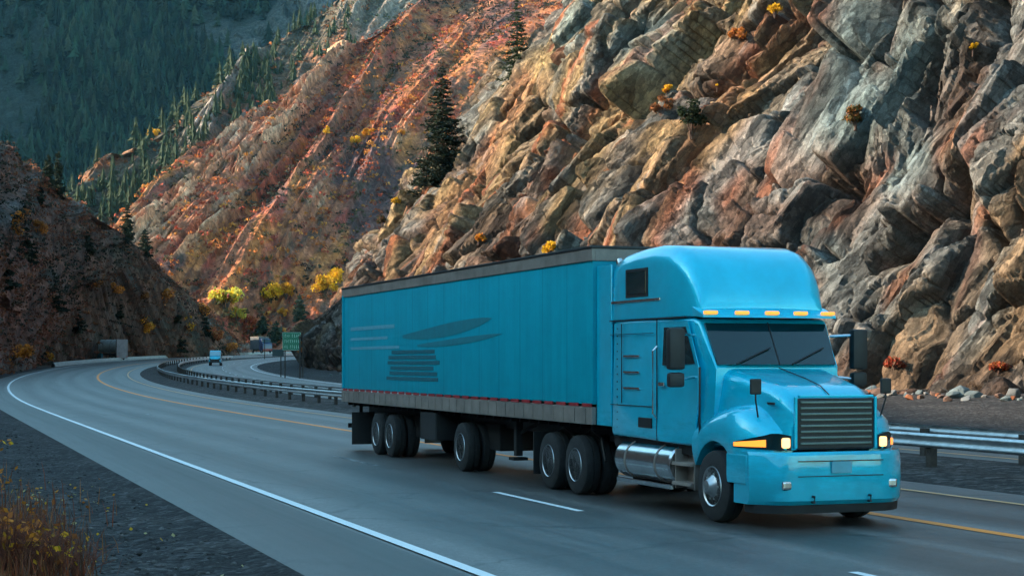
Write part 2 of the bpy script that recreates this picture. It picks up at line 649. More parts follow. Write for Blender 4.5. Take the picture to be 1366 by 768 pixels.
M_WHITE = paint('white_road_paint', (0.75, 0.77, 0.78), 0.22)
M_WORN = paint('worn_white_paint', (0.42, 0.44, 0.45), 0.48)
M_YELLOW = paint('orange_road_paint', (0.85, 0.26, 0.03), 0.18)
M_PALE = paint('faded_yellow_road_paint', (0.66, 0.36, 0.17), 0.24)


def line(name, s, w, l0, l1, m, h, dl=2.0):
    return tag(strip(name, [(s - w / 2, h), (s + w / 2, h)], l0, l1, m, dl), kind='structure')


line('edge_line', 5.9, 0.17, -120, 560, M_WHITE, 0.078)
line('centre_line', 13.85, 0.24, -120, 560, M_YELLOW, 0.078)
line('inner_edge_line', 17.1, 0.15, -120, 560, M_PALE, 0.066)
line('opposite_edge_line', 24.9, 0.15, -120, 560, M_PALE, 0.066)
line('opposite_outer_line', 33.4, 0.16, -120, 560, M_WHITE, 0.068)
k = 0
for i in range(-6, 30):
    l = 25.8 + 11.9 * i
    line('lane_dash', 9.8, 0.13, l - (2.0 if i < 2 else 1.1), l + (2.0 if i < 2 else 1.1), M_WHITE if i < 1 else M_WORN, 0.078, 0.5 if i >= 2 else 1.0)
    if i > 3:
        line('opposite_lane_dash', 29.2, 0.13, l - 1.6, l + 1.6, M_WHITE, 0.076, 0.8)

# ================================================================== SETTING: rock face on the inside of the bend
PAL = {'tan': (0.29, 0.195, 0.115), 'ochre': (0.39, 0.25, 0.11), 'grey': (0.20, 0.21, 0.205), 'teal': (0.19, 0.26, 0.265), 'pale': (0.31, 0.32, 0.31),
       'rust': (0.34, 0.09, 0.03), 'brown': (0.115, 0.068, 0.05), 'dark': (0.055, 0.045, 0.042), 'pink': (0.22, 0.125, 0.085)}

nl, nb = 1500, 720
# denser where the face is seen square on
lw = np.concatenate([np.linspace(-25, 48, 90), np.linspace(48.3, 140, 980), np.linspace(140.15, 252, 620), np.linspace(253, 350, 130)])
nl = len(lw)
bw = np.linspace(0, 62, nb)
A, B = np.meshgrid(lw, bw, indexing='ij')
A = A - 0.30 * B                                                   # columns follow the lean of the beds
sb = np.interp(A, [-40, 64, 110, 160, 200, 240, 330], [52, 48.5, 45, 43, 41.5, 40.5, 42])
th = R(1) * (np.interp(A, [40, 90, 140, 200], [66, 62, 57, 55]) + 7 * fbm(A / 16, B / 30, 3, 31) - 24 * np.exp(-(B / 2.2) ** 2))
db = bw[1] - bw[0]
Q = np.cumsum(np.cos(th), 1) * db
Hh = np.cumsum(np.sin(th), 1) * db
rx, ry = road_pt(A, sb + Q)
BASE = np.stack([rx, ry, elev(ry) + Hh + 0.2], -1)
Nn = grid_normals(BASE)
hd = np.interp(A, CL, CH)
if (Nn[..., 0] * np.cos(hd) - Nn[..., 1] * np.sin(hd)).mean() > 0:
    Nn = -Nn

# strata run steeply up the face; skew leans the beds
wa = A + 0.30 * B + 0.8 * fbm(A / 11, B / 20, 2, 41)
wb = B + 2.0 * fbm(A / 9, B / 9, 2, 43)
D = 2.4 * fbm(A / 24, B / 40, 2, 51) + 0.8 * ridged(wa / 11, wb / 40, 2, 53)
lev = [(6.2, 14.0, 1.7, 0.62, 61), (2.6, 6.2, 0.80, 0.75, 67), (0.95, 2.4, 0.20, 0.50, 71), (0.38, 1.0, 0.05, 0.40, 79)]
smooth_slab = 0.5 + 0.6 * sstep(-0.25, 0.3, fbm(A / 6, B / 11, 3, 45))
cells = []
for sa, sbb, amp, tilt, sd in lev:
    wv = 0.07 * fbm(wa / sa * 1.1, wb / sbb * 1.1, 2, sd + 40)
    F1, F2, ox, oy, r1, r2, r3 = worley(wa / sa + wv, wb / sbb + wv, sd)
    edge = F2 - F1
    if sa < 1:
        amp, tilt = amp * smooth_slab, tilt * smooth_slab
    D = D + (r1 - 0.5) * 2 * amp + tilt * (1.5 * (r2 - 0.34)) * ox * sa + tilt * 0.8 * (r3 - 0.5) * oy * sbb
    D = D - amp * 1.5 * np.exp(-(edge / 0.045) ** 2) * (0.1 + 1.3 * r2)
    cells.append((r1, r2, r3, edge))
D = D + 0.10 * ridged(wa / 0.55, wb / 3.2, 4, 83) * sstep(-0.1, 0.5, fbm(A / 13, B / 17, 2, 85)) + 0.03 * fbm(A / 0.3, B / 0.4, 3, 87)
# loose gully (right of centre) with rubble, cut back into the face
CLIFF0 = BASE + Nn * D[..., None]
px0, py0 = proj(CLIFF0)
for _ax in (0, 1):
    _p = np.pad(D, [(1, 1) if k == _ax else (0, 0) for k in (0, 1)], mode='edge')
    D = 0.84 * D + 0.08 * (_p[2:] if _ax == 0 else _p[:, 2:]) + 0.08 * (_p[:-2] if _ax == 0 else _p[:, :-2])


def near_line(pts, w):
    """how near a vertex lies to a line drawn across the face (0..1)"""
    best = np.full(px0.shape, 1e9)
    for (x0, y0), (x1, y1) in zip(pts[:-1], pts[1:]):
        t = np.clip(((px0 - x0) * (x1 - x0) + (py0 - y0) * (y1 - y0)) / ((x1 - x0) ** 2 + (y1 - y0) ** 2), 0, 1)
        best = np.minimum(best, np.hypot(px0 - x0 - t * (x1 - x0), py0 - y0 - t * (y1 - y0)))
    return np.exp(-(best / w) ** 2)


wob = 1 + 0.8 * fbm(A / 5, B / 5, 4, 91)
gully = near_line([(1320, 0), (1265, 90), (1185, 190), (1120, 260)], 34 * wob)
gully2 = near_line([(1200, 330), (1262, 250), (1275, 330), (1235, 430)], 20 * wob)
slot = near_line([(980, 175), (930, 250), (880, 330)], 26 * wob)
D = D - 1.3 * gully - 1.0 * gully2 + 0.22 * gully * (cells[3][0] - 0.5) * 3
V = BASE + Nn * D[..., None]
V[..., 2] = np.maximum(V[..., 2], elev(V[..., 1]) - 0.4)
# colour of the rock itself, bed by bed
n1 = fbm(wa / 8, wb / 24, 4, 101)
n2 = fbm(wa / 3.2, wb / 15, 4, 103)
n3 = fbm(A / 30, B / 30, 2, 105)
col = np.zeros(V.shape) + np.array(PAL['tan'])
r1, r2, r3, e1 = cells[1]
R1, R2, R3, E1 = cells[0]
col = mixc(col, PAL['brown'], sstep(0.0, 0.5, n1 + 0.5 * (r1 - 0.5)) * 0.8)
col = mixc(col, PAL['grey'], sstep(0.15, 0.5, n2 * 0.7 + 1.0 * (R2 - 0.5)) * 0.8)
col = mixc(col, PAL['teal'], sstep(0.32, 0.6, -n1 * 0.6 + 0.9 * (R3 - 0.5)) * 0.8)
col = mixc(col, PAL['pink'], sstep(0.2, 0.5, r2 - 0.5 + n2 * 0.4) * 0.6)
col = mixc(col, PAL['ochre'], sstep(0.0, 0.4, -n2 + 0.7 * (r3 - 0.5)) * sstep(80, 140, A) * 0.85)
col = mixc(col, PAL['rust'], sstep(0.24, 0.55, fbm(wa / 1.7, wb / 13, 4, 107) + 0.35 * n3 + 0.1) * (0.6 + 0.25 * sstep(70, 130, A)))
col = mixc(col, PAL['pale'], sstep(0.36, 0.6, fbm(wa / 1.1, wb / 9, 4, 109)) * 0.55)


def patch(name, pts, w, f=0.9):
    global col
    col = mixc(col, PAL[name], np.clip(near_line(pts, w * wob) * 1.3, 0, 1) * f * (0.55 + 0.45 * sstep(-0.4, 0.3, n2)))


patch('rust', [(975, 165), (930, 240), (890, 320)], 30)
patch('rust', [(1090, 10), (1020, 60), (985, 120)], 18, 0.7)
patch('rust', [(1290, 310), (1272, 400)], 9)
patch('rust', [(1240, 130), (1185, 185), (1150, 225)], 16, 0.6)
patch('rust', [(960, 240), (900, 330)], 40, 0.7)
patch('ochre', [(1000, 130), (940, 210)], 16, 0.8)
patch('grey', [(1240, 60), (1180, 130), (1090, 170)], 36, 0.55)
patch('teal', [(1260, 20), (1200, 80)], 34, 0.7)
patch('brown', [(1310, 20), (1270, 100), (1200, 170)], 30, 0.8)
patch('teal', [(1160, 30), (1140, 90), (1130, 150)], 42)
patch('teal', [(1210, 215), (1190, 230)], 34)
patch('teal', [(855, 40), (880, 60)], 40)
patch('grey', [(1230, 260), (1290, 420)], 40, 0.7)
patch('teal', [(1100, 330), (1160, 420)], 26, 0.7)
patch('teal', [(940, 290), (900, 320)], 24, 0.8)
patch('pale', [(925, 280), (1000, 190), (1050, 120)], 17, 0.8)
patch('grey', [(1350, 20), (1345, 110)], 44)
patch('grey', [(1180, 300), (1140, 380), (1120, 450)], 40)
patch('brown', [(1000, 300), (1130, 260)], 30, 0.8)
patch('dark', [(1150, 480), (1340, 500)], 22, 0.6)
patch('ochre', [(830, 130), (790, 200), (735, 300)], 20, 0.8)
patch('ochre', [(720, 80), (670, 170)], 22, 0.8)
patch('rust', [(700, 110), (640, 230), (560, 320)], 14, 0.6)
patch('brown', [(430, 430), (560, 330), (700, 300)], 26, 0.7)
patch('pale', [(420, 480), (455, 430)], 16, 0.7)
col = mixc(col, PAL['brown'], sstep(4.5, 0.0, B) * 0.75)
col = mixc(col, PAL['dark'], np.exp(-(cells[1][3] / 0.05) ** 2) * 0.45)
col *= (0.78 + 0.5 * cells[2][0] * 0.6 + 0.25 * cells[1][0])[..., None] * 0.86
col *= (1 - 0.45 * sstep(0.1, 0.6, fbm(wa / 0.9, wb / 9, 4, 111)))[..., None]                 # dark water stains down the beds
col *= 0.64
M_CLIFF = fractured('layered_rock', 'strata', [((0.75, 0.26, 0.5), 0.55), ((1.9, 0.62, 1.2), 0.22), ((4.6, 1.7, 3.0), 0.07)], 0.82, 0.42, 0.9, 1.3, 0.30)
cl = tag(link('cliff', np_mesh('cliff', V.reshape(-1, 3), grid_faces(nl, nb), col.reshape(-1, 3)), M_CLIFF), kind='structure')
_at = cl.data.attributes.new('strata', 'FLOAT_VECTOR', 'POINT')
_at.data.foreach_set('vector', np.stack([wa, wb, D * 1.2], -1).astype(np.float32).ravel())
CLIFF = V[::2, ::2].reshape(-1, 3)

# ================================================================== SETTING: hillsides and mountains
def fan(cols, nu, nv, back=60.0, bulge=0.0, power=1.0):
    """a hillside from its foot line to its crest line (world points), going on down behind the crest"""
    cols = [(np.asarray(a, float), np.asarray(b, float)) for a, b in cols]
    k = np.linspace(0, len(cols) - 1, nu)
    kk = np.arange(len(cols))
    sm = lambda arr: np.convolve(np.pad(arr, nu // 40, mode='edge'), np.ones(2 * (nu // 40) + 1) / (2 * (nu // 40) + 1), 'valid')
    bs = np.stack([sm(np.interp(k, kk, [c[0][i] for c in cols])) for i in range(3)], -1)
    sk = np.stack([sm(np.interp(k, kk, [c[1][i] for c in cols])) for i in range(3)], -1)
    v = np.linspace(0, 1, int(nv * 0.86))
    v2 = np.linspace(0, 1, nv - len(v) + 1)[1:]
    V = bs[:, None] + (sk - bs)[:, None] * v[None, :, None]
    V[..., 2] = bs[:, None, 2] + (sk - bs)[:, None, 2] * (v[None, :] ** power) + bulge * np.sin(v * math.pi)[None, :]
    d = sk - bs
    d[:, 2] = 0
    d /= np.linalg.norm(d, axis=1, keepdims=True)
    Vb = sk[:, None] + d[:, None] * (v2 * back)[None, :, None]
    Vb[..., 2] -= (v2 ** 1.5 * back * 0.8)[None, :]
    V = np.concatenate([V, Vb], 1)
    du = np.cumsum(np.r_[0, np.linalg.norm(np.diff(V[:, nv // 3], axis=0), axis=1)])
    dv = np.cumsum(np.r_[0, np.linalg.norm(np.diff(V[nu // 2], axis=0), axis=1)])
    a, b = np.meshgrid(du, dv, indexing='ij')
    N = grid_normals(V)
    N = np.where(N[..., 2:3] < 0, -N, N)
    return V, N, a, b


def hill_relief(a, b, big, sd, skew=0.35, rock=0.0):
    """gullies and ribs down the slope; returns displacement and how rocky each spot is"""
    wa = a + skew * b + big * 0.25 * fbm(a / big, b / big, 3, sd)
    g = ridged(wa / big, b / (big * 3.2), 4, sd + 3)
    D = big * 0.16 * g + big * 0.10 * fbm(a / big * 0.7, b / big * 0.7, 3, sd + 5)
    F1, F2, ox, oy, r1, r2, r3 = worley(wa / (big * 0.16), b / (big * 0.36), sd + 9)
    f1, f2, ox2, oy2, q1, q2, q3 = worley(wa / (big * 0.06), b / (big * 0.12), sd + 19)
    rk = sstep(0.15, 0.5, fbm(wa / (big * 0.5), b / (big * 1.1), 4, sd + 7) + 0.35 * g - 0.12 + rock)
    D = D + rk * big * (0.05 * (r1 - 0.3) + 0.035 * (q1 - 0.4) + 0.06 * (q2 - 0.4) * ox2 + 0.012 * fbm(wa / (big * .02), b / (big * .05), 3, sd + 31) - 0.02 * np.exp(-((F2 - F1) / 0.1) ** 2) + 0.3 * 0.1 * (r2 - 0.3) * ox)
    D = D + big * 0.012 * fbm(a / big * 14, b / big * 14, 3, sd + 11)
    return D, rk, g, r1, q1


SHADE = {}


def hill(name, cols, nu, nv, big, sd, colfn, m, back=60, bulge=0.0, power=1.0, amp=1.0, skew=0.35, rock=0.0, edge=True):
    V, N, a, b = fan(cols, nu, nv, back, bulge, power)
    D, rk, g, r1, q1 = hill_relief(a, b, big, sd, skew, rock)
    D = D - D.mean() - D.std() * 0.5
    if edge:
        D = D * sstep(0, big * 0.25, b)
    V = V + N * (D * amp)[..., None]
    c = colfn(V, a, b, rk, g, r1, q1, sd)
    o = link(name, np_mesh(name, V.reshape(-1, 3), grid_faces(nu, nv), c.reshape(-1, 3)), m)
    tag(o, kind='structure')
    nn = grid_normals(V)
    nn = np.where(nn[..., 2:3] < 0, -nn, nn)
    return dict(V=V, N=nn, a=a, b=b, rk=rk, g=g)


def lw_(l, s, dz=-0.6):
    q = road_z(l, s)
    q[2] += dz
    return q


def col_left(V, a, b, rk, g, r1, q1, sd):
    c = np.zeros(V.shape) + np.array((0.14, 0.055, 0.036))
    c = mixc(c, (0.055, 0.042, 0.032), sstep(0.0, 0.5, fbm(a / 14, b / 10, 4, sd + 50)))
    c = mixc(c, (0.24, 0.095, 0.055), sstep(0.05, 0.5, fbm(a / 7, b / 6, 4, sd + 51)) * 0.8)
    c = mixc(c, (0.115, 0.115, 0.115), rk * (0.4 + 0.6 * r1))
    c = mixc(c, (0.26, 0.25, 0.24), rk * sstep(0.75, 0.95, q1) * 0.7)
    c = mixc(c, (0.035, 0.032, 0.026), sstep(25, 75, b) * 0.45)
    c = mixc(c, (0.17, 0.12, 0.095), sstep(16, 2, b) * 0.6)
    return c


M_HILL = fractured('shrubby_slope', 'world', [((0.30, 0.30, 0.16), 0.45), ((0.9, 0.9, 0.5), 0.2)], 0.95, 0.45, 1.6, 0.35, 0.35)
cols = []  # first columns out of view, added at a height that shades road and truck
for l in (-150, -60, 0, 40):
    b_ = lw_(l, -3, -1.2)
    x, y = road_pt(l, -88)
    cols.append((b_, (x, y, 58)))
x, y = road_pt(75, -78)
cols.append((lw_(75, -2, -1.0), (x, y, 54)))
for l, sx, sy, sY in [(112, -190, 60, 190), (150, 0, 186, 232), (200, 60, 238, 262), (258, 130, 290, 297), (300, 200, 344, 337), (352, 270, 414, 381), (395, 325, 460, 425), (420, 343, 472, 440)]:
    cols.append((lw_(l, -9 if l in (300, 352) else 1.5), P(sx, sy, sY)))
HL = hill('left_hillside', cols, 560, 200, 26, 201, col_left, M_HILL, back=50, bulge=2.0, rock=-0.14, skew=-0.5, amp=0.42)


def col_mid(V, a, b, rk, g, r1, q1, sd):
    c = np.zeros(V.shape) + np.array((0.27, 0.095, 0.05))
    c = mixc(c, (0.11, 0.055, 0.05), sstep(-0.05, 0.45, fbm(a / 40, b / 30, 4, sd + 50)))
    c = mixc(c, (0.42, 0.15, 0.045), sstep(-0.1, 0.45, fbm(a / 18, b / 30, 4, sd + 51)) * 0.85)
    c = mixc(c, (0.30, 0.055, 0.04), sstep(0.1, 0.55, fbm(a / 12, b / 14, 4, sd + 53)) * 0.7)
    c = mixc(c, (0.075, 0.06, 0.045), sstep(0.25, 0.5, fbm(a / 9, b / 9, 4, sd + 55)) * 0.7)
    c = mixc(c, (0.50, 0.235, 0.13), rk * (0.35 + 0.65 * r1))
    c = mixc(c, (0.58, 0.39, 0.26), rk * sstep(0.6, 0.95, q1) * 0.7)
    return c


cols = [(P(110, 505, 395), P(100, 400, 470)), (P(170, 505, 400), P(183, 286, 510)), (P(220, 505, 402), P(258, 216, 550)), (P(280, 505, 406), P(336, 155, 600)),
        (P(340, 505, 412), P(420, 93, 660)), (P(400, 505, 420), P(490, 45, 720)), (P(460, 505, 430), P(550, -10, 780)), (P(600, 505, 440), P(660, -60, 840)),
        (P(820, 505, 450), P(860, -100, 900))]
HA = hill('mid_hillside', cols, 860, 560, 70, 301, col_mid, M_HILL, back=140, bulge=6, skew=-0.55, rock=0.06, amp=0.9)


def col_ridge(V, a, b, rk, g, r1, q1, sd):
    c = np.zeros(V.shape) + np.array((0.10, 0.075, 0.05))
    c = mixc(c, (0.055, 0.06, 0.045), sstep(-0.1, 0.4, fbm(a / 60, b / 50, 4, sd + 50)))
    c = mixc(c, (0.26, 0.10, 0.045), sstep(0.1, 0.5, fbm(a / 40, b / 50, 4, sd + 51)) * 0.8)
    c = mixc(c, (0.34, 0.28, 0.24), rk * (0.35 + 0.65 * r1))
    return c


cols = [(P(-60, 430, 700), P(-60, 400, 760)), (P(20, 430, 705), P(45, 292, 790)), (P(90, 430, 710), P(100, 218, 830)), (P(160, 430, 720), P(170, 180, 870)), (P(230, 430, 730), P(240, 130, 920)),
        (P(300, 430, 740), P(300, 94, 980)), (P(360, 430, 750), P(350, 62, 1040)), (P(430, 430, 770), P(410, 20, 1090)), (P(520, 420, 800), P(480, -30, 1150)),
        (P(760, 420, 850), P(740, -110, 1250))]
HB = hill('forested_ridge', cols, 420, 260, 95, 401, col_ridge, M_HILL, back=200, bulge=8, skew=-0.5, rock=0.02)


def col_far(V, a, b, rk, g, r1, q1, sd):
    c = np.zeros(V.shape) + np.array((0.020, 0.028, 0.024))
    c = mixc(c, (0.11, 0.11, 0.11), rk * (0.4 + 0.6 * r1))
    return c


cols = [(P(x, 440, 1350 + 30 * i), P(x * 1.0 - 60 + 40 * i, y, 2150 + 60 * i)) for i, (x, y) in enumerate([(-900, -60), (-500, -140), (-200, -120), (0, -170), (200, -150), (400, -190), (700, -200), (1100, -160)])]
HC = hill('far_mountain', cols, 320, 260, 260, 501, col_far, M_HILL, back=500, bulge=25, rock=-0.02)

# unseen wall farther left, added to keep the far forest in shade
cols = [((-700, 1250, 0), (-2100, 1300, 1250)), ((-760, 1700, 0), (-2250, 1750, 1650)), ((-850, 2200, 0), (-2350, 2250, 1700)), ((-1000, 2900, 0), (-2450, 2950, 1700)), ((-1100, 3600, 0), (-2500, 3600, 1500))]
hill('shade_wall', cols, 90, 90, 300, 601, col_far, M_HILL, back=900, bulge=0, rock=-0.1)

# ================================================================== VEGETATION
rng = np.random.default_rng(11)


def quads(cen, size, col, rng, flat=0.0, aspect=0.55):
    """little leaf-shaped faces at the given centres"""
    n = len(cen)
    u = rng.normal(size=(n, 3))
    u[:, 2] *= (1 - flat)
    u /= np.linalg.norm(u, axis=1, keepdims=True)
    w = np.cross(u, rng.normal(size=(n, 3)))
    w /= np.linalg.norm(w, axis=1, keepdims=True)
    s = (size if np.ndim(size) else np.full(n, size))[:, None]
    V = np.stack([cen - u * s, cen + w * s * aspect, cen + u * s, cen - w * s * aspect], 1).reshape(-1, 3)
    F = np.arange(4 * n).reshape(n, 4)
    return V, F, np.repeat(col, 4, axis=0)


def pick(surf, px, py, tol=5.0):
    """the nearest surface point seen about photo pixel (px, py)"""
    q = surf.reshape(-1, 3)
    ok = q[:, 1] > 5
    q = q[ok]
    x, y = proj(q)
    d = np.hypot(x - px, y - py)
    m = d < max(tol, d.min() + 0.5)
    q = q[m]
    return q[np.argmin(q[:, 1])]


def conifer_small(name, h, r, tiers, n, seed):
    """one slim conifer: ragged drooping tiers round a stem, as a single mesh"""
    g = np.random.default_rng(seed)
    V, F, K = [], [], []
    for t in range(tiers):
        f = t / tiers
        z0 = h * (0.08 + 0.80 * f)
        rr = r * (1 - f) ** 0.85 * g.uniform(0.8, 1.15)
        z1 = z0 + h * 0.26
        base = len(V)
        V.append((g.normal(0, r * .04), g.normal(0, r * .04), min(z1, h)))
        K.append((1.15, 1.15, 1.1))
        for k in range(n):
            a = 2 * math.pi * (k + g.uniform(-.3, .3)) / n
            q = rr * (g.uniform(0.75, 1.2) if k % 2 == 0 else g.uniform(0.35, 0.55))
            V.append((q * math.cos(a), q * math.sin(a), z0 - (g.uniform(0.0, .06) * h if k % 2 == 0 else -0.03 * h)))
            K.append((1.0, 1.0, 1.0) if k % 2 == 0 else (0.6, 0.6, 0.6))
        for k in range(n):
            F.append((base, base + 1 + k, base + 1 + (k + 1) % n))
    b = len(V)
    for k in range(4):
        V.append((r * .06 * math.cos(k * 1.57), r * .06 * math.sin(k * 1.57), -0.05 * h)); K.append((1.2, .8, .6))
    V.append((0, 0, h * .5)); K.append((1, .8, .6))
    for k in range(4):
        F.append((b + k, b + (k + 1) % 4, b + 4))
    return np.array(V), np.array(F), np.array(K)


def merge(parts):
    V, F, K, o = [], [], [], 0
    for v, f, k in parts:
        V.append(v); F.append(f + o); K.append(k); o += len(v)
    return np.concatenate(V), np.concatenate(F), np.concatenate(K)


M_NEEDLE_FAR = leafy('far_needles', 0.85, 0.12)
M_NEEDLE = leafy('needles', 0.8, 0.15)
M_BARK = plain('bark', (0.075, 0.055, 0.043), 0.95, var=0.4, scale=14)
M_LEAF = leafy('autumn_leaves', 0.65, 0.35)
M_TWIG = plain('twigs', (0.085, 0.05, 0.038), 0.9, var=0.3)
M_COVER = leafy('slope_shrubs', 0.85, 0.2)

# --- far forest that reads as one mass
protos = [conifer_small('p', 1, 0.15 + 0.02 * k, 5, 8, 900 + k) for k in range(6)]


def scatter_forest(H, n, hmin, hmax, dens, base, rng, xlim=None, ylim=None):
    V, N = H['V'].reshape(-1, 3), H['N'].reshape(-1, 3)
    x, y = proj(V)
    ok = np.ones(len(V), bool)
    if xlim: ok &= (x > xlim[0]) & (x < xlim[1])
    if ylim: ok &= (y > ylim[0]) & (y < ylim[1])
    p = dens(H['a'].ravel(), H['b'].ravel(), H['rk'].ravel(), x, y) * ok
    if p.sum() <= 0: return None
    idx = rng.choice(len(V), n, p=p / p.sum())
    jit = rng.normal(0, 1, (n, 3)) * np.array([4.0, 4.0, 0])
    pts = V[idx] + jit
    return pts, idx


def dens_far(a, b, rk, x, y):
    return np.clip(0.75 + 1.2 * fbm(a / 130, b / 160, 3, 77) - 1.3 * rk, 0.02, 1.5) * np.where((x < 60) & (y > 105) & (y < 210), 0.25, 1)


pts, idx = scatter_forest(HC, 7500, 14, 26, dens_far, None, rng, xlim=(-250, 800), ylim=(-90, 420))
parts = []
for q in pts:
    v, f, k = protos[rng.integers(6)]
    h = rng.uniform(15, 30)
    a = rng.uniform(0, 6.28)
    ca, sa = math.cos(a), math.sin(a)
    vv = np.stack([v[:, 0] * ca - v[:, 1] * sa, v[:, 0] * sa + v[:, 1] * ca, v[:, 2]], -1) * h * np.array([1.6, 1.6, 1]) + q
    c = np.array((0.022, 0.040, 0.026)) * rng.uniform(0.3, 1.0) ** 1.6 * 1.7 * np.array((rng.uniform(0.8, 1.6), 1, 1))
    parts.append((vv, f, k * c))
tag(link('forest', np_mesh('forest', *merge(parts)), M_NEEDLE_FAR), kind='stuff')

# --- conifers on the hazy ridge: each one its own tree
tree_meshes = []
for k in range(7):
    v, f, kk = conifer_small('p', 1, 0.13 + 0.012 * k, 7, 10, 700 + k)
    tree_meshes.append(np_mesh('ridge_conifer', v, f, kk * np.array((0.040, 0.056, 0.030))))
    tree_meshes[-1].materials.append(M_NEEDLE_FAR)


def dens_ridge(a, b, rk, x, y):
    d = np.clip(0.35 + 1.4 * fbm(a / 70, b / 60, 3, 97) - 0.5 * rk, 0.0, 1.4)
    return d * np.exp(-((x - (330 - (y - 100) * 0.9)) / 120) ** 2) + 0.03


pts, idx = scatter_forest(HB, 285, 8, 14, dens_ridge, None, rng, xlim=(55, 480), ylim=(-10, 300))
for i, q in enumerate(pts):
    o = link('conifer', tree_meshes[i % 7])
    h = rng.uniform(9, 17)
    o.location = (q[0], q[1], q[2] - 0.4)
    o.scale = (h * rng.uniform(1.2, 1.8),) * 2 + (h * rng.uniform(0.75, 1.05),)
    o.rotation_euler = (0, 0, rng.uniform(0, 6.28))
    tag(o, 'slim green conifer among many on the hazy forested ridge beyond the orange hillside', 'conifer', 'conifers on the hazy forested ridge')

# --- low shrub cover on the slopes
def cover(name, H, n, r, per, size, pal, rng, xlim, ylim, dens=None, m=M_COVER, shift=None):
    V = H['V'].reshape(-1, 3)
    area = np.linalg.norm(np.cross(np.gradient(H['V'], axis=0), np.gradient(H['V'], axis=1)), axis=-1).ravel()
    x, y = proj(V)
    p = ((x > xlim[0]) & (x < xlim[1]) & (y > ylim[0]) & (y < ylim[1]) & (V[:, 1] > 8)) * (1.02 - np.clip(H['rk'].ravel(), 0, 1) * 0.92) * area
    if dens is not None:
        p = p * dens(H['a'].ravel(), H['b'].ravel())
    idx = rng.choice(len(V), n, p=p / p.sum())
    c0 = V[idx] + rng.normal(0, 1, (n, 3)) * np.array([r, r, 0]) * 1.2
    rad = rng.uniform(0.5, 1.3, n) * r
    noise = fbm(H['a'].ravel()[idx] / 30, H['b'].ravel()[idx] / 22, 3, 131)
    if shift is not None:
        noise = noise + shift(H['a'].ravel()[idx], H['b'].ravel()[idx])
    pal = np.array(pal)
    ci = np.clip(((noise + 0.5) + rng.normal(0, 0.16, n)) * len(pal), 0, len(pal) - 1).astype(int)
    cc = pal[ci] * rng.uniform(0.65, 1.35, (n, 1))
    d = rng.normal(size=(n, per, 3))
    d /= np.linalg.norm(d, axis=2, keepdims=True)
    d *= rng.uniform(0.4, 1, (n, per, 1)) ** 0.5
    d[..., 2] = np.abs(d[..., 2]) * 0.85
    cen = (c0[:, None] + d * rad[:, None, None]).reshape(-1, 3)
    colr = np.repeat(cc, per, 0) * rng.uniform(0.75, 1.25, (n * per, 1))
    Vq, Fq, Kq = quads(cen, np.repeat(rad, per) * size, colr, rng)
    return tag(link(name, np_mesh(name, Vq, Fq, Kq), m), kind='stuff')


cover('hillside_shrubs', HA, 15000, 1.25, 9, 0.42, [(0.035, 0.035, 0.025), (0.07, 0.042, 0.034), (0.18, 0.05, 0.035), (0.30, 0.08, 0.035), (0.46, 0.14, 0.04), (0.50, 0.21, 0.05), (0.34, 0.07, 0.04), (0.07, 0.055, 0.03)],
      rng, (120, 800), (-40, 500))
cover('slope_undergrowth', HL, 11000, 0.5, 9, 0.42, [(0.026, 0.03, 0.02), (0.06, 0.042, 0.03), (0.12, 0.05, 0.034), (0.16, 0.06, 0.036), (0.17, 0.06, 0.036), (0.22, 0.085, 0.04), (0.06, 0.05, 0.03), (0.22, 0.075, 0.045)],
      rng, (-60, 360), (150, 505), shift=lambda a, b: 0.25 - 0.35 * sstep(20, 60, b))
cover('ridge_shrubs', HB, 3500, 2.0, 7, 0.5, [(0.06, 0.06, 0.04), (0.12, 0.06, 0.04), (0.30, 0.11, 0.04), (0.08, 0.09, 0.05)], rng, (20, 560), (-20, 330))


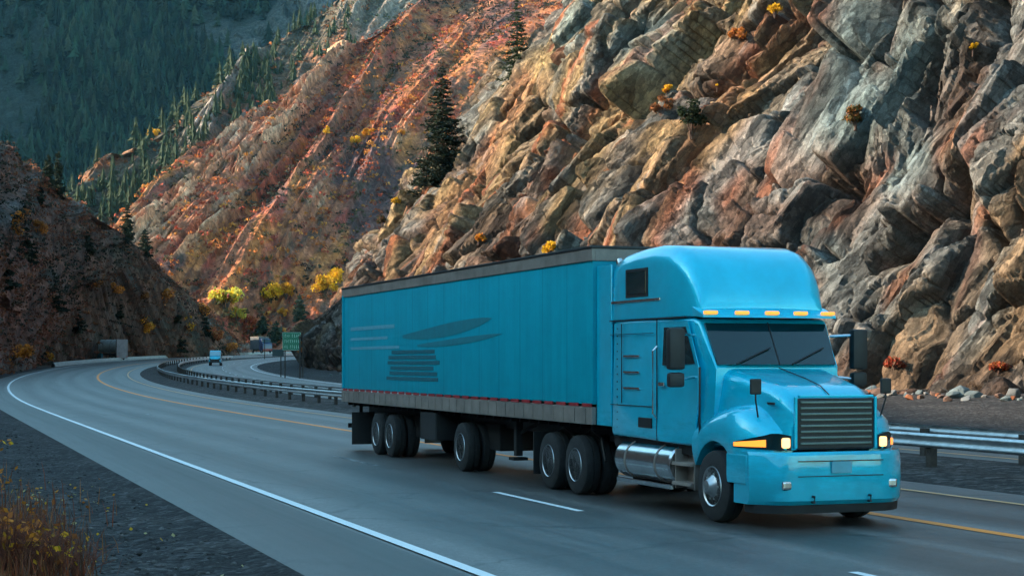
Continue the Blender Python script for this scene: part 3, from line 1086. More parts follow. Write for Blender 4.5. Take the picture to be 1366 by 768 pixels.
# --- detailed conifers
def conifer(name, h, r, seed, bare=0.06, dark=(0.026, 0.040, 0.022), lean=0.0, n_whorl=None, leafn=15, leaf=0.30):
    """trunk and foliage meshes of a spruce-like tree with drooping whorled branches"""
    g = np.random.default_rng(seed)
    t = MB()
    t.tube([(0, 0, -0.6), (lean * .3, 0, h * .35), (lean * .7, 0, h * .7), (lean, 0, h * .99)], [h * .016, h * .011, h * .006, h * .001], 9)
    cen, siz, colr = [], [], []
    nw = n_whorl or int(h * 2.6)
    for wv in range(nw):
        f = bare + (1 - bare) * (wv + g.uniform(-.3, .3)) / nw
        z = h * f
        L = r * (1 - f) ** 0.8 * (0.45 + 0.55 * min(1, (f - bare) * 7 + 0.35))
        for k in range(int(g.integers(4, 7))):
            if g.random() < 0.10: continue
            a = g.uniform(0, 6.283)
            Lk = L * g.uniform(0.55, 1.18) + 0.12
            droop = 0.30 + 0.35 * (1 - f)
            m_ = max(4, int(leafn * Lk / r * 1.6))
            s_ = np.linspace(0.12, 1, m_)
            x = lean * f + np.cos(a) * s_ * Lk
            y = np.sin(a) * s_ * Lk
            zz = z - droop * Lk * s_ + 0.28 * Lk * s_ ** 2.5
            t.tube([(lean * f, 0, z), (x[m_ // 2], y[m_ // 2], zz[m_ // 2]), (x[-1], y[-1], zz[-1])], [0.02 + .004 * Lk, 0.012, 0.004], 3, False)
            for _ in range(3):
                side = g.normal(0, 0.20, m_) * Lk * (1 - 0.5 * s_)
                cen.append(np.stack([x - np.sin(a) * side, y + np.cos(a) * side, zz - np.abs(side) * 0.25 + g.normal(0, 0.03, m_) * Lk], -1))
                siz.append(leaf * g.uniform(0.6, 1.25, m_) * (0.6 + 0.4 * (1 - f)))
                colr.append(np.array(dark) * g.uniform(0.6, 1.6, (m_, 1)) * np.array((g.uniform(0.9, 1.35), 1, 0.9)))
    for _ in range(14):
        cen.append(np.array([[lean + g.normal(0, .05), g.normal(0, .05), h * (1 - g.uniform(0, .06))]]))
        siz.append(np.array([leaf * .5])); colr.append(np.array([dark]))
    Vq, Fq, Kq = quads(np.concatenate(cen), np.concatenate(siz), np.concatenate(colr), g, flat=0.55, aspect=0.34)
    return t, (Vq, Fq, Kq)


def place_conifer(pos, h, r, seed, label, group=None, dark=(0.026, 0.040, 0.022), sink=0.3, **kw):
    e = empty('conifer_tree', (pos[0], pos[1], pos[2] - sink))
    tag(e, label, 'conifer', group)
    t, fo = conifer('conifer', h, r, seed, dark=dark, **kw)
    t.build('trunk', M_BARK, e, smooth=60)
    kid(link('needles', np_mesh('needles', *fo), M_NEEDLE, e), e)
    return e


q = pick(CLIFF, 572, 244)
print('big conifer', q)
sc_ = q[1] / FOC
place_conifer(P(590, 252, q[1] + 3), 180 * sc_, 52 * sc_, 21, 'tall dark conifer rising from the rock crest, the taller of the two on the skyline', sink=1.5, leafn=32, leaf=.38, dark=(0.014, 0.021, 0.013))
q = pick(CLIFF, 684, 95)
place_conifer(P(690, 104, q[1] + 4), 118 * q[1] / FOC, 28 * q[1] / FOC, 22, 'narrow dark conifer high on the rock crest, cut close by the top of the view', sink=1.0)
q = pick(CLIFF, 548, 262)
place_conifer(P(562, 262, q[1] + 3), 62 * q[1] / FOC, 17 * q[1] / FOC, 23, 'short bushy conifer at the foot of the tall dark skyline conifer', sink=0.8)

# a bare snag beside the tall conifer
q = P(564, 262, q[1] + 1.5)
sn = empty('dead_tree', tuple(q))
tag(sn, 'thin bare dead tree with broken branches beside the tall skyline conifer', 'dead tree')
t = MB()
hh = 80 * q[1] / FOC
t.tube([(0, 0, -0.8), (0.1, 0, hh * .4), (-.1, 0, hh * .8), (-.35, 0, hh)], [.11, .09, .06, .02], 8)
t.build('trunk', M_BARK, sn, smooth=60)
g = np.random.default_rng(5)
t = MB()
for k in range(16):
    z = hh * g.uniform(.25, .97); a = g.uniform(0, 6.28); L = g.uniform(.3, 1.1) * (1.15 - z / hh)
    t.tube([(0, 0, z), (math.cos(a) * L * .6, math.sin(a) * L * .6, z + .05), (math.cos(a) * L, math.sin(a) * L, z - .12)], [.03, .018, .006], 4)
t.build('branches', M_BARK, sn)


# --- leafy bushes: stems + crown of leaves in uneven clumps
def bush_meshes(h, r, seed, nleaf=1500, leaf=0.16, clumps=9, dense=1.0):
    g = np.random.default_rng(seed)
    t = MB()
    cc = []
    for k in range(clumps):
        a = g.uniform(0, 6.28); d = r * math.sqrt(g.uniform(0, 1)) * 0.72
        z = h * g.uniform(0.32, 0.86) * (1 - 0.35 * (d / r) ** 2)
        cc.append((d * math.cos(a), d * math.sin(a), z, r * g.uniform(0.24, 0.46)))
        t.tube([(g.normal(0, .05) * r, g.normal(0, .05) * r, -0.3), (d * math.cos(a) * .45, d * math.sin(a) * .45, z * .55), (d * math.cos(a), d * math.sin(a), z)], [.035 * r + .012, .02 * r + .008, .006], 5)
    cc = np.array(cc)
    i = g.integers(0, clumps, nleaf)
    d = g.normal(size=(nleaf, 3)); d /= np.linalg.norm(d, axis=1, keepdims=True)
    d *= g.uniform(0.15, 1, (nleaf, 1)) ** 0.5 * g.uniform(.7, 1.15, (nleaf, 1))
    cen = cc[i, :3] + d * cc[i, 3:4] * np.array([1, 1, .8])
    cen[:, 2] = np.maximum(cen[:, 2], 0.05)
    tone = g.uniform(0.7, 1.3, (nleaf, 1)) * g.uniform(0.75, 1.25, (clumps, 1))[i]
    return t, cen, leaf * g.uniform(.6, 1.3, nleaf), tone, g


def place_bush(pos, h, r, col, seed, label, cat='bush', group=None, name='bush', col2=None, **kw):
    e = empty(name, tuple(pos))
    tag(e, label, cat, group)
    t, cen, siz, tone, g = bush_meshes(h, r, seed, **kw)
    t.build('stems', M_TWIG, e)
    c = np.array(col) * tone
    if col2 is not None:
        mk = (g.random(len(c)) < 0.35)
        c[mk] = np.array(col2) * tone[mk]
    kid(link('leaves', np_mesh('leaves', *quads(cen, siz, c, g)), M_LEAF, e), e)
    return e


HLV = HL['V'].reshape(-1, 3)
HAV = HA['V'].reshape(-1, 3)
ORANGE, RUST, GOLD, YELLOW, LIME, BROWN, RED = (0.55, 0.19, 0.025), (0.38, 0.14, 0.045), (0.55, 0.27, 0.02), (0.68, 0.42, 0.02), (0.48, 0.44, 0.07), (0.16, 0.075, 0.04), (0.34, 0.06, 0.03)
# autumn bushes on the shaded slope to the left: pixel, height and width in pixels
for i, (x, y, h, w_, c, c2, lab) in enumerate([
        (18, 335, 62, 46, ORANGE, BROWN, 'broad orange and brown bush by the edge of the shaded slope, above a dark evergreen'),
        (30, 300, 30, 34, RUST, BROWN, 'rusty bush just above the broad orange bush on the shaded slope'),
        (195, 452, 36, 34, ORANGE, GOLD, 'round orange bush low on the shaded slope above the grey tank trailer'),
        (215, 432, 52, 52, RUST, ORANGE, 'tall rust brown bush behind the round orange bush on the shaded slope'),
        (182, 415, 40, 46, RUST, BROWN, 'wide brown bush in the middle row of the shaded slope'),
        (150, 402, 30, 30, ORANGE, RUST, 'small bright orange bush beside a dark shrub halfway up the shaded slope'),
        (125, 388, 26, 36, RUST, ORANGE, 'low rust bush at the upper end of the orange row on the shaded slope'),
        (246, 448, 34, 32, GOLD, RUST, 'golden brown bush between two dark shrubs low on the shaded slope'),
        (272, 424, 20, 28, ORANGE, BROWN, 'small orange bush high on the thin end of the shaded slope'),
        (288, 455, 20, 30, RUST, RED, 'reddish bush near the road at the thin end of the shaded slope'),
        (88, 440, 12, 16, GOLD, ORANGE, 'little golden bush in the rubble of the lower shaded slope'),
        (55, 312, 22, 26, RUST, ORANGE, 'small rust bush high on the shaded slope near the dark pines'),
        (20, 480, 18, 50, ORANGE, RUST, 'low spreading orange bush on the pale rubble beside the outer road edge'),
        (60, 485, 12, 30, RUST, GOLD, 'low rust bush on the rubble next to the outer road edge'),
        (310, 468, 12, 26, RUST, ORANGE, 'tiny rust bush where the shaded slope meets the far barrier')]):
    q = pick(HLV, x, y)
    s_ = q[1] / FOC
    place_bush(q, h * s_, w_ * .55 * s_, c, 300 + i, lab, col2=c2, nleaf=1300, leaf=0.055 * w_ * s_ * .9)
for i, (x, y, h, w_, lab) in enumerate([
        (75, 408, 52, 40, 'broad dark evergreen halfway up the shaded slope, left of a rounder one'),
        (104, 440, 34, 34, 'round dark evergreen just below the broad one on the shaded slope'),
        (160, 418, 30, 20, 'small dark evergreen amid the orange bushes of the shaded slope'),
        (236, 428, 34, 18, 'narrow dark evergreen above the golden brown bush on the shaded slope'),
        (243, 462, 28, 26, 'dark evergreen near the road, low on the shaded slope'),
        (276, 446, 28, 20, 'dark evergreen on the thin end of the shaded slope'),
        (8, 372, 46, 40, 'large dark evergreen cut by the edge of view under the broad orange bush'),
        (40, 345, 46, 34, 'dark evergreen beside the broad orange bush on the shaded slope'),
        (120, 330, 26, 24, 'dark evergreen just under the crest of the shaded slope'),
        (58, 268, 26, 18, 'dark evergreen high on the shaded slope, nearest the upper crest')]):
    q = pick(HLV, x, y)
    s_ = q[1] / FOC
    place_conifer(q, h * s_, w_ * .5 * s_, 400 + i, lab, dark=(0.016, 0.022, 0.014), leaf=0.5, leafn=9, n_whorl=11, bare=0.02)
for i, (x, y, h, w_, lab) in enumerate([
        (176, 312, 46, 24, 'dark pointed conifer on the crest of the shaded slope before the sunlit hillside'),
        (68, 240, 40, 18, 'conifer on the upper shaded crest against the hazy ridge'),
        (84, 252, 56, 16, 'thin tall conifer on the shaded crest against the grey scree'),
        (196, 335, 34, 24, 'conifer on the shaded crest just below the dark pointed one')]):
    q = pick(HLV, x, y, 4)
    s_ = q[1] / FOC
    place_conifer(q, h * s_, w_ * .5 * s_, 450 + i, lab, dark=(0.022, 0.032, 0.022), leaf=0.5, leafn=9, n_whorl=16, bare=0.03)

# bright trees in the sun at the end of the valley, on the big hillside
for i, (x, y, h, w_, c, c2, lab) in enumerate([
        (304, 411, 36, 50, LIME, YELLOW, 'round yellow green tree catching the sun above the far bend'),
        (316, 424, 22, 26, LIME, ORANGE, 'small orange tinged tree tucked under the yellow green tree'),
        (366, 402, 26, 38, GOLD, YELLOW, 'golden tree in the sun right of the yellow green tree'),
        (384, 394, 22, 30, GOLD, ORANGE, 'golden orange tree touching the golden tree on its uphill side'),
        (432, 390, 30, 40, GOLD, YELLOW, 'wide golden tree by the rock crest above the green sign'),
        (448, 376, 26, 30, YELLOW, GOLD, 'yellow tree against the rock crest above the wide golden tree'),
        (335, 446, 30, 36, RED, RUST, 'reddish tree in the valley above the grey truck'),
        (381, 424, 16, 16, GOLD, ORANGE, 'small orange tree on its own above the green sign'),
        (440, 180, 14, 12, YELLOW, GOLD, 'tiny yellow tree on rocks high on the sunlit hillside'),
        (477, 190, 14, 18, YELLOW, GOLD, 'yellow tree on the sunlit hillside left of the tall conifer'),
        (492, 178, 14, 20, GOLD, ORANGE, 'golden tree on the sunlit hillside nearest the tall conifer'),
        (540, 180, 8, 14, ORANGE, GOLD, 'little orange tree on the sunlit hillside behind the tall conifer'),
        (196, 160, 14, 18, YELLOW, GOLD, 'yellow tree among the conifers of the hazy ridge')]):
    q = pick(HAV if i < 12 else HB['V'].reshape(-1, 3), x, y)
    s_ = q[1] / FOC
    place_bush(q, h * s_, w_ * .5 * s_, c, 500 + i, lab, cat='tree', name='autumn_tree', col2=c2, nleaf=1500, leaf=0.045 * w_ * s_, clumps=14)
for i, (x, y, h, w_, lab) in enumerate([(368, 452, 30, 34, 'dark green tree in the valley behind the far truck'), (398, 420, 34, 22, 'brown green conifer on the slope above the green sign'),
                                        (352, 440, 24, 24, 'blue green conifer beside the reddish valley tree')]):
    q = pick(HAV, x, y)
    s_ = q[1] / FOC
    place_conifer(q, h * s_, w_ * .5 * s_, 560 + i, lab, dark=(0.03, 0.05, 0.04), leaf=0.9, leafn=8, n_whorl=12, bare=0.03)

# plants that cling to the rock face
for i, (x, y, h, w_, c, c2, lab) in enumerate([
        (730, 338, 16, 34, YELLOW, GOLD, 'bright yellow bush on the rock just above the trailer roof'),
        (1034, 20, 18, 22, YELLOW, GOLD, 'yellow bush at the top of the rock face above a rust red streak'),
        (1295, 68, 14, 14, YELLOW, GOLD, 'small yellow bush in the rubble gully high on the rock face'),
        (636, 326, 12, 26, ORANGE, GOLD, 'orange bush on the brown rock left of the bright yellow bush'),
        (886, 122, 12, 18, YELLOW, ORANGE, 'yellow tuft on the rock face left of the dark green shrub'),
        (961, 120, 10, 10, YELLOW, GOLD, 'tiny yellow tuft on the rust red slope right of the dark green shrub'),
        (982, 50, 16, 34, RUST, ORANGE, 'rusty brown bush on a ledge near the top of the rock face'),
        (1140, 172, 30, 40, (0.10, 0.08, 0.025), RUST, 'olive brown shrub on a ledge of the blue grey rock'),
        (880, 150, 22, 36, BROWN, RUST, 'brown bush on the rock face beside the yellow tuft'),
        (1330, 490, 12, 30, RED, RUST, 'red bush in the rubble at the foot of the rock face'),
        (1190, 488, 14, 40, RED, BROWN, 'reddish brown bush at the rock foot behind the truck hood'),
        (505, 300, 18, 22, (0.05, 0.05, 0.025), BROWN, 'dark shrub on the rock crest below the tall conifer'),
        (528, 268, 10, 16, YELLOW, GOLD, 'small yellow bush on the rock crest near the dead tree'),
        (405, 470, 22, 26, RUST, BROWN, 'rust bush on the rock slope right of the green sign')]):
    q = pick(CLIFF, x, y)
    s_ = q[1] / FOC
    place_bush(q, h * s_, w_ * .5 * s_, c, 600 + i, lab, col2=c2, nleaf=700, leaf=0.05 * w_ * s_ + 0.03)
q = pick(CLIFF, 925, 172)
place_bush(q - np.array([0, 0, .3]), 52 * q[1] / FOC, 21 * q[1] / FOC, (0.022, 0.032, 0.014), 650, 'dark green shrub growing out of the rust red part of the rock face', nleaf=2200, leaf=0.12, clumps=14)

# ================================================================== THE TRUCK
def paint_mat(name, col, rough=0.32, coat=0.6, metal=0.0):
    t = NT(name)
    n = t.noise(1.4, 6, 0.7, t.obj())
    c = t.ramp(n, [(0.3, tuple(v * 0.86 for v in col)), (0.7, tuple(min(1, v * 1.08) for v in col))])
    # road film: splashes and dust, thicker low on the body where the tyres throw it
    sp = t.new('ShaderNodeSeparateXYZ'); t.l(t.obj(), sp.inputs[0])
    mp = t.new('ShaderNodeMapping'); mp.inputs['Scale'].default_value = (1.2, 1.2, 5.0); t.l(t.obj(), mp.inputs['Vector'])
    sm = t.new('ShaderNodeMath', operation='MULTIPLY_ADD')
    t.l(sp.outputs[2], sm.inputs[0]); sm.inputs[1].default_value = -0.34; t.l(t.noise(1.5, 8, 0.75, mp.outputs['Vector']), sm.inputs[2])
    film = t.ramp(sm.outputs[0], [(0.0, (0.02,) * 3), (0.28, (0.28,) * 3)])
    c = t.mix(c, (0.018, 0.03, 0.034), film)
    t.l(t.ramp(sm.outputs[0], [(0.0, (rough,) * 3), (0.25, (0.65,) * 3)]), t.bsdf.inputs['Roughness'])
    t.l(c, t.bsdf.inputs['Base Color'])
    t.bsdf.inputs['Coat Weight'].default_value = coat
    t.bsdf.inputs['Coat Roughness'].default_value = 0.05
    t.bsdf.inputs['Specular IOR Level'].default_value = 0.2
    t.bsdf.inputs['Metallic'].default_value = metal
    return t.m


def panel_mat(name, col):
    """trailer side: painted sheets with faint joints and road film"""
    t = NT(name)
    o = t.obj()
    n = t.noise(1.1, 7, 0.7, o)
    mp = t.new('ShaderNodeMapping')
    mp.inputs['Scale'].default_value = (2.2, 1, 0.12)
    t.l(o, mp.inputs['Vector'])
    runs = t.noise(2.0, 5, 0.7, mp.outputs['Vector'])
    c = t.ramp(n, [(0.3, tuple(v * 0.9 for v in col)), (0.7, tuple(min(1, v * 1.06) for v in col))])
    c = t.mix(c, t.ramp(runs, [(0.3, (0.88, 0.87, 0.86)), (0.6, (1, 1, 1))]), 1.0, 'MULTIPLY')
    t.l(c, t.bsdf.inputs['Base Color'])
    t.bsdf.inputs['Roughness'].default_value = 0.5
    t.bsdf.inputs['Specular IOR Level'].default_value = 0.12
    t.bsdf.inputs['Coat Weight'].default_value = 0.0
    t.bsdf.inputs['Coat Roughness'].default_value = 0.25
    wv = t.new('ShaderNodeTexWave', wave_type='BANDS', bands_direction='X')
    wv.inputs['Scale'].default_value = 0.262
    t.l(o, wv.inputs['Vector'])
    c = t.mix(c, t.ramp(wv.outputs['Fac'], [(0.0, (0.82,) * 3), (0.008, (1,) * 3)]), 1.0, 'MULTIPLY')
    t.l(c, t.bsdf.inputs['Base Color'])
    t.bump(t.ramp(wv.outputs['Fac'], [(0.0, (0,) * 3), (0.02, (1,) * 3)]), 0.25, 0.006)
    return t.m


BLUE = (0.0, 0.56, 0.78)
M_BLUE = paint_mat('cyan_paint', BLUE, 0.34, 1.0, 0.25)
M_TRAILER = panel_mat('blue_trailer_paint', (0.001, 0.35, 0.47))
M_GLASS = plain('dark_glass', (0.004, 0.022, 0.026), 0.03, var=0.05, spec=0.8)
M_BLACK = plain('black_plastic', (0.013, 0.014, 0.016), 0.55, var=0.3)
M_CHASSIS = plain('chassis_black', (0.007, 0.007, 0.008), 0.7, var=0.4)
M_TYRE = plain('tyre_rubber', (0.016, 0.016, 0.017), 0.85, var=0.35, scale=12)
M_RIM = plain('wheel_alloy', (0.42, 0.43, 0.44), 0.35, metal=0.9, var=0.25)
M_CHROME = plain('polished_steel', (0.60, 0.61, 0.62), 0.2, metal=1.0, var=0.15)
M_RAIL = plain('weathered_aluminium', (0.24, 0.20, 0.175), 0.55, metal=0.15, var=0.3, scale=2)
M_RED = plain('red_reflective_tape', (0.38, 0.02, 0.025), 0.4)
M_AMBER = plain('amber_lamp', (0.8, 0.25, 0.03), 0.3, emit=(1.0, 0.24, 0.03), es=0.55)
M_HEAD = plain('headlamp', (0.9, 0.7, 0.45), 0.15, emit=(1.0, 0.42, 0.12), es=0.7)
M_PALEPRINT = plain('pale_print', (0.10, 0.36, 0.46), 0.5)
M_DARKPRINT = plain('dark_print', (0.004, 0.20, 0.255), 0.5)
M_BLACKPRINT = plain('charcoal_print', (0.006, 0.13, 0.17), 0.5)

HW = 1.3
n20 = np.array((math.cos(R(20)), math.sin(R(20))))
u20 = np.array((-math.sin(R(20)), math.cos(R(20))))
front = n20 * (10.9 + HW)
tt = (28.55 - front[1]) / u20[1]
front = front + u20 * tt                                            # ground point under the middle of the trailer's front wall
Z0 = 0.068
truck = empty('semi_truck', (front[0], front[1], Z0), R(-70))
tag(truck, 'bright blue semi truck with sleeper cab and long blue box trailer on the highway', 'truck')
TL = 17.4


def rr_ring(x, zb, zt, hb, ht, r, nseg=4, rb=0.06):
    """rounded section at station x: half width hb at the foot, ht at the shoulder"""
    pts = []
    for cy, cz, a0, rad in ((hb - rb, zb + rb, -90, rb), (ht - r, zt - r, 0, r), (-(ht - r), zt - r, 90, r), (-(hb - rb), zb + rb, 180, rb)):
        for k in range(nseg + 1):
            a = R(a0 + 90 * k / nseg)
            pts.append((x, cy + rad * math.cos(a), cz + rad * math.sin(a)))
    return pts


# trailer
MB().box((-TL / 2, 0, (1.60 + 4.06) / 2), (TL - .04, 2 * HW - .03, 4.06 - 1.60), 0.03).build('trailer_box', M_TRAILER, truck, smooth=40)
m = MB()
for s in (-1, 1):
    m.box((-TL / 2, s * (HW - .02), 4.155), (TL, 0.06, 0.21), 0.012)
m.box((-TL + .03, 0, 4.155), (0.06, 2 * HW - .1, 0.21), 0.01).box((-.03, 0, 4.155), (0.06, 2 * HW - .1, 0.21), 0.01)
m.build('top_rail', M_RAIL, truck)
MB().box((-TL / 2, 0, 4.285), (TL + .04, 2 * HW + .05, 0.05), 0.012).build('trailer_roof', M_BLACK, truck)
m = MB()
for s in (-1, 1):
    m.box((-TL / 2, s * (HW - .03), 1.405), (TL, 0.09, 0.30), 0.015)
    for k in range(34):
        m.box((-TL + .3 + k * .51, s * (HW + .018), 1.405), (0.035, 0.02, 0.24))
m.build('bottom_rail', M_RAIL, truck)
m = MB()
for k in range(29):
    m.box((-TL + .4 + k * .6, -(HW + .018), 1.588), (0.42, 0.012, 0.055))
m.build('reflective_tape', M_RED, truck)
for s in (-1, 1):
    MB().box((-TL + .12, s * (HW - .06), 2.85), (0.16, 0.16, 2.5), 0.02).build('corner_post', M_TRAILER, truck)
# printed panel on the visible side (x measured back from the trailer front)
def print_bar(x0, x1, z0, z1, mat, name, slant=0.0):
    y = -(HW - .012)
    m = MB()
    m.poly([(x0, y, z0), (x1, y, z0 + slant), (x1, y, z1 + slant), (x0, y, z1)], (0, -0.004, 0))
    return m.build(name, mat, truck)


for z0, z1, x1 in ((3.14, 3.23, -12.3), (2.88, 2.95, -12.9), (2.64, 2.71, -11.9)):
    print_bar(-16.5, x1, z0, z1, M_PALEPRINT, 'pale_stripe')
m = MB()
y = -(HW - .012)
def swoosh(xa, xb, z0, rise, w0, w1):
    n = 22
    up, lo = [], []
    for k in range(n + 1):
        f = k / n
        x = xa + (xb - xa) * f
        zc_ = z0 + rise * f ** 1.7
        hw_ = (w0 + (w1 - w0) * f) * math.sin(math.pi * min(1, .04 + f * .98)) ** .6 * .5
        up.append((x, y, zc_ + hw_)); lo.append((x, y, zc_ - hw_))
    m.poly(lo + up[::-1], (0, -.004, 0))


swoosh(-11.6, -5.2, 2.92, .28, .22, .34)
swoosh(-10.4, -4.6, 2.70, .18, .12, .16)
m.build('dark_emblem_band', M_DARKPRINT, truck)
m = MB()
for k in range(6):
    m.box((-10.9 + (k % 2) * .1, y - .002, 1.93 + k * .125), (4.2 - (k % 3) * .35, 0.006, 0.085))
m.build('charcoal_stripes', M_BLACKPRINT, truck)
# frame under the trailer
m = MB()
for s in (-1, 1):
    m.box((-TL / 2, s * .55, 1.12), (TL - .4, 0.12, 0.34))
for k in range(34):
    m.box((-TL + .3 + k * .51, 0, 1.22), (0.05, 2 * HW - .2, 0.10))
m.box((-7.4, 0, .75), (2.3, 1.5, .55), .03).box((-13.6, 0, .75), (3.2, 1.4, .5), .03).box((-TL + .1, 0, .62), (.1, 2.3, .12)).box((-TL + .1, .8, .9), (.08, .08, .6)).box((-TL + .1, -.8, .9), (.08, .08, .6))
m.build('trailer_frame', M_CHASSIS, truck)
for s in (-1, 1):
    m = MB()
    m.box((-4.6, s * .95, .85), (.14, .14, .75), .01).box((-4.6, s * .95, .42), (.3, .3, .06), .01).tube([(-4.6, s * .95, .9), (-4.1, s * .6, 1.2)], .04, 8)
    m.build('landing_leg', M_CHASSIS, truck)
for s in (-1, 1):
    MB().box((-16.3, s * 1.0, .58), (.03, .62, .85), .005).build('mudflap', M_BLACK, truck)
tb = MB()
tb.box((-9.7, -.98, .88), (1.2, .55, .62), .03)
tb.build('toolbox', M_BLACK, truck)


def wheel(x, y, r=.52, wd=.30, side=-1, front_=False):
    e = empty('wheel', (x, y, r + 0.0))
    e.parent = truck
    kid(e, truck)
    h = wd / 2
    m = MB()
    m.lathe_y((0, 0, 0), [(.29, -h), (r - .06, -h), (r - .02, -h + .02), (r, -h + .06), (r, -.012), (r - .018, -.006), (r - .018, .006), (r, .012), (r, h - .06), (r - .02, h - .02), (r - .06, h), (.29, h)], 40)
    m.build('tyre', M_TYRE, e, smooth=35)
    m = MB()
    o_ = -1 if side < 0 else 1
    if front_:
        m.lathe_y((0, 0, 0), [(.295, o_ * (h - .0)), (.29, o_ * (h + .015)), (.26, o_ * (h - .01)), (.22, o_ * (h - .03)), (.14, o_ * (h + .015)), (.09, o_ * (h + .10)), (.03, o_ * (h + .11))], 36)
    else:
        m.lathe_y((0, 0, 0), [(.295, o_ * h), (.29, o_ * (h + .012)), (.26, o_ * (h - .02)), (.23, o_ * (h - .12)), (.15, o_ * (h - .14)), (.12, o_ * (h - .02)), (.04, o_ * (h))], 36)
    for k in range(10):
        a = k * math.pi / 5
        m.box((math.cos(a) * .19, o_ * (h - (.01 if front_ else .12)), math.sin(a) * .19), (.03, .05, .03), .006)
    m.build('rim', M_RIM, e, smooth=35)
    return e


for x in (-14.2, -12.95, -7.4, -2.25, -.95):
    for s in (-1, 1):
        wheel(x, s * 1.08, side=s)
        wheel(x, s * .74, side=s)
for s in (-1, 1):
    wheel(4.38, s * 1.1, side=s, front_=True)

# tractor: cab and sleeper shell
def arch(x, base):
    d = abs(x - 4.38)
    return .52 + math.sqrt(max(.66 ** 2 - d * d, 0)) if d < .66 else base


def shell(stations, **kw):
    return [rr_ring(*s, **kw) for s in stations]


m = MB()
m.loft(shell([(.62, 1.12, 2.99, 1.20, 1.17, .05), (.70, 1.10, 3.0, 1.22, 1.19, .06), (1.6, 1.10, 3.0, 1.225, 1.195, .06), (2.5, 1.08, 3.0, 1.225, 1.18, .07), (3.45, 1.06, 3.0, 1.21, 1.13, .08), (3.62, 1.06, 2.97, 1.19, 1.10, .09),
              (3.86, 1.06, 2.56, 1.15, 1.06, .05), (4.06, 1.06, 2.24, 1.08, 1.02, .04)]))
m.build('cab', M_BLUE, truck, smooth=32)
# raised roof with the aerodynamic front
st = []
for x, zt, h in ((.60, 4.02, 1.16), (.66, 4.07, 1.19), (1.0, 4.13, 1.205), (1.6, 4.17, 1.205), (2.2, 4.18, 1.20), (2.7, 4.13, 1.185), (3.0, 4.04, 1.16), (3.25, 3.88, 1.13), (3.42, 3.68, 1.10), (3.54, 3.44, 1.07), (3.60, 3.24, 1.05)):
    st.append(rr_ring(x, 3.012, zt, 1.20 if x < 3 else 1.20 - (x - 3) * .16, h, min(.30, (zt - 3.02) * .8), nseg=6, rb=.02))
m = MB(); m.loft(st)
m.build('roof_fairing', M_BLUE, truck, smooth=40)
for s in (-1, 1):
    MB().box((.30, s * 1.2, 2.6), (.62, .04, 2.7), .015).build('side_fairing', M_BLUE, truck)
# seam lines and trim on the sleeper
m = MB()
m.box((2.0, -1.218, 3.005), (2.9, .012, .018)).box((1.45, -1.226, 1.62), (1.7, .01, .012)).box((2.42, -1.222, 2.05), (.012, .016, 1.9))
m.box((1.06, -1.226, 2.3), (.01, .012, 1.3)).box((1.45, -1.227, 2.78), (1.7, .01, .01)).box((3.90, -1.215, 1.75), (.014, .03, 1.0))
for k in range(14):
    m.box((.86, -1.216, 1.25 + k * .125), (.022, .012, .022), .004)
m.build('body_seam', M_BLACK, truck)
# sleeper window
m = MB(); m.box((1.62, -1.204, 3.60), (.86, .02, .46), .006)
f = m.build('sleeper_window', M_BLACK, truck)
m = MB(); m.box((1.62, -1.217, 3.60), (.74, .012, .36), .004).build('window_pane', M_GLASS, f)
m = MB(); m.box((1.55, -1.206, 3.31), (1.9, .02, .045), .008).build('roof_trim', M_CHROME, truck)
# visor, clearance lamps
m = MB()
ring = []
for k in range(13):
    y_ = -1.13 + 2.26 * k / 12
    b = (1 - (y_ / 1.25) ** 2) * .10
    ring.append([(3.46 + b, y_, 3.16), (3.82 + b, y_, 3.03), (3.84 + b, y_, 2.99), (3.48 + b, y_, 3.02)])
m.loft(ring)
m.build('sun_visor', M_BLUE, truck, smooth=30)
for k in range(5):
    y_ = -1.0 + .5 * k
    b = (1 - (y_ / 1.25) ** 2) * .10
    m = MB(); m.box((3.80 + b, y_, 3.065), (.10, .20, .05), .015)
    m.build('clearance_lamp', M_AMBER, truck)
# windscreen with frame
ws = MB()
def wpt(y_, f):
    x = 3.64 + (4.05 - 3.64) * f
    return (x + .025 + .07 * (1 - (y_ / 1.1) ** 2), y_ * (1 - .03 * f), 2.95 + (2.27 - 2.95) * f)
rings = []
for k in range(13):
    y_ = -1.03 + 2.06 * k / 12
    rings.append([wpt(y_, .06), wpt(y_, .35), wpt(y_, .65), wpt(y_, .97), tuple(np.array(wpt(y_, .97)) - (.12, 0, .03)), tuple(np.array(wpt(y_, .06)) - (.12, 0, .03))])
ws.loft(rings)
wsc = ws.build('windscreen', M_GLASS, truck, smooth=30)
m = MB()
m.tube([wpt(0, .05), wpt(0, .98)], .014, 6)
for y0, y1 in ((-.75, -.1), (.2, .85)):
    a, b = Vector(wpt(y0, .98)) + Vector((.03, 0, .01)), Vector(wpt(y1, .62)) + Vector((.03, 0, .01))
    m.tube([a, b], .012, 6)
m.build('wiper', M_BLACK, wsc)
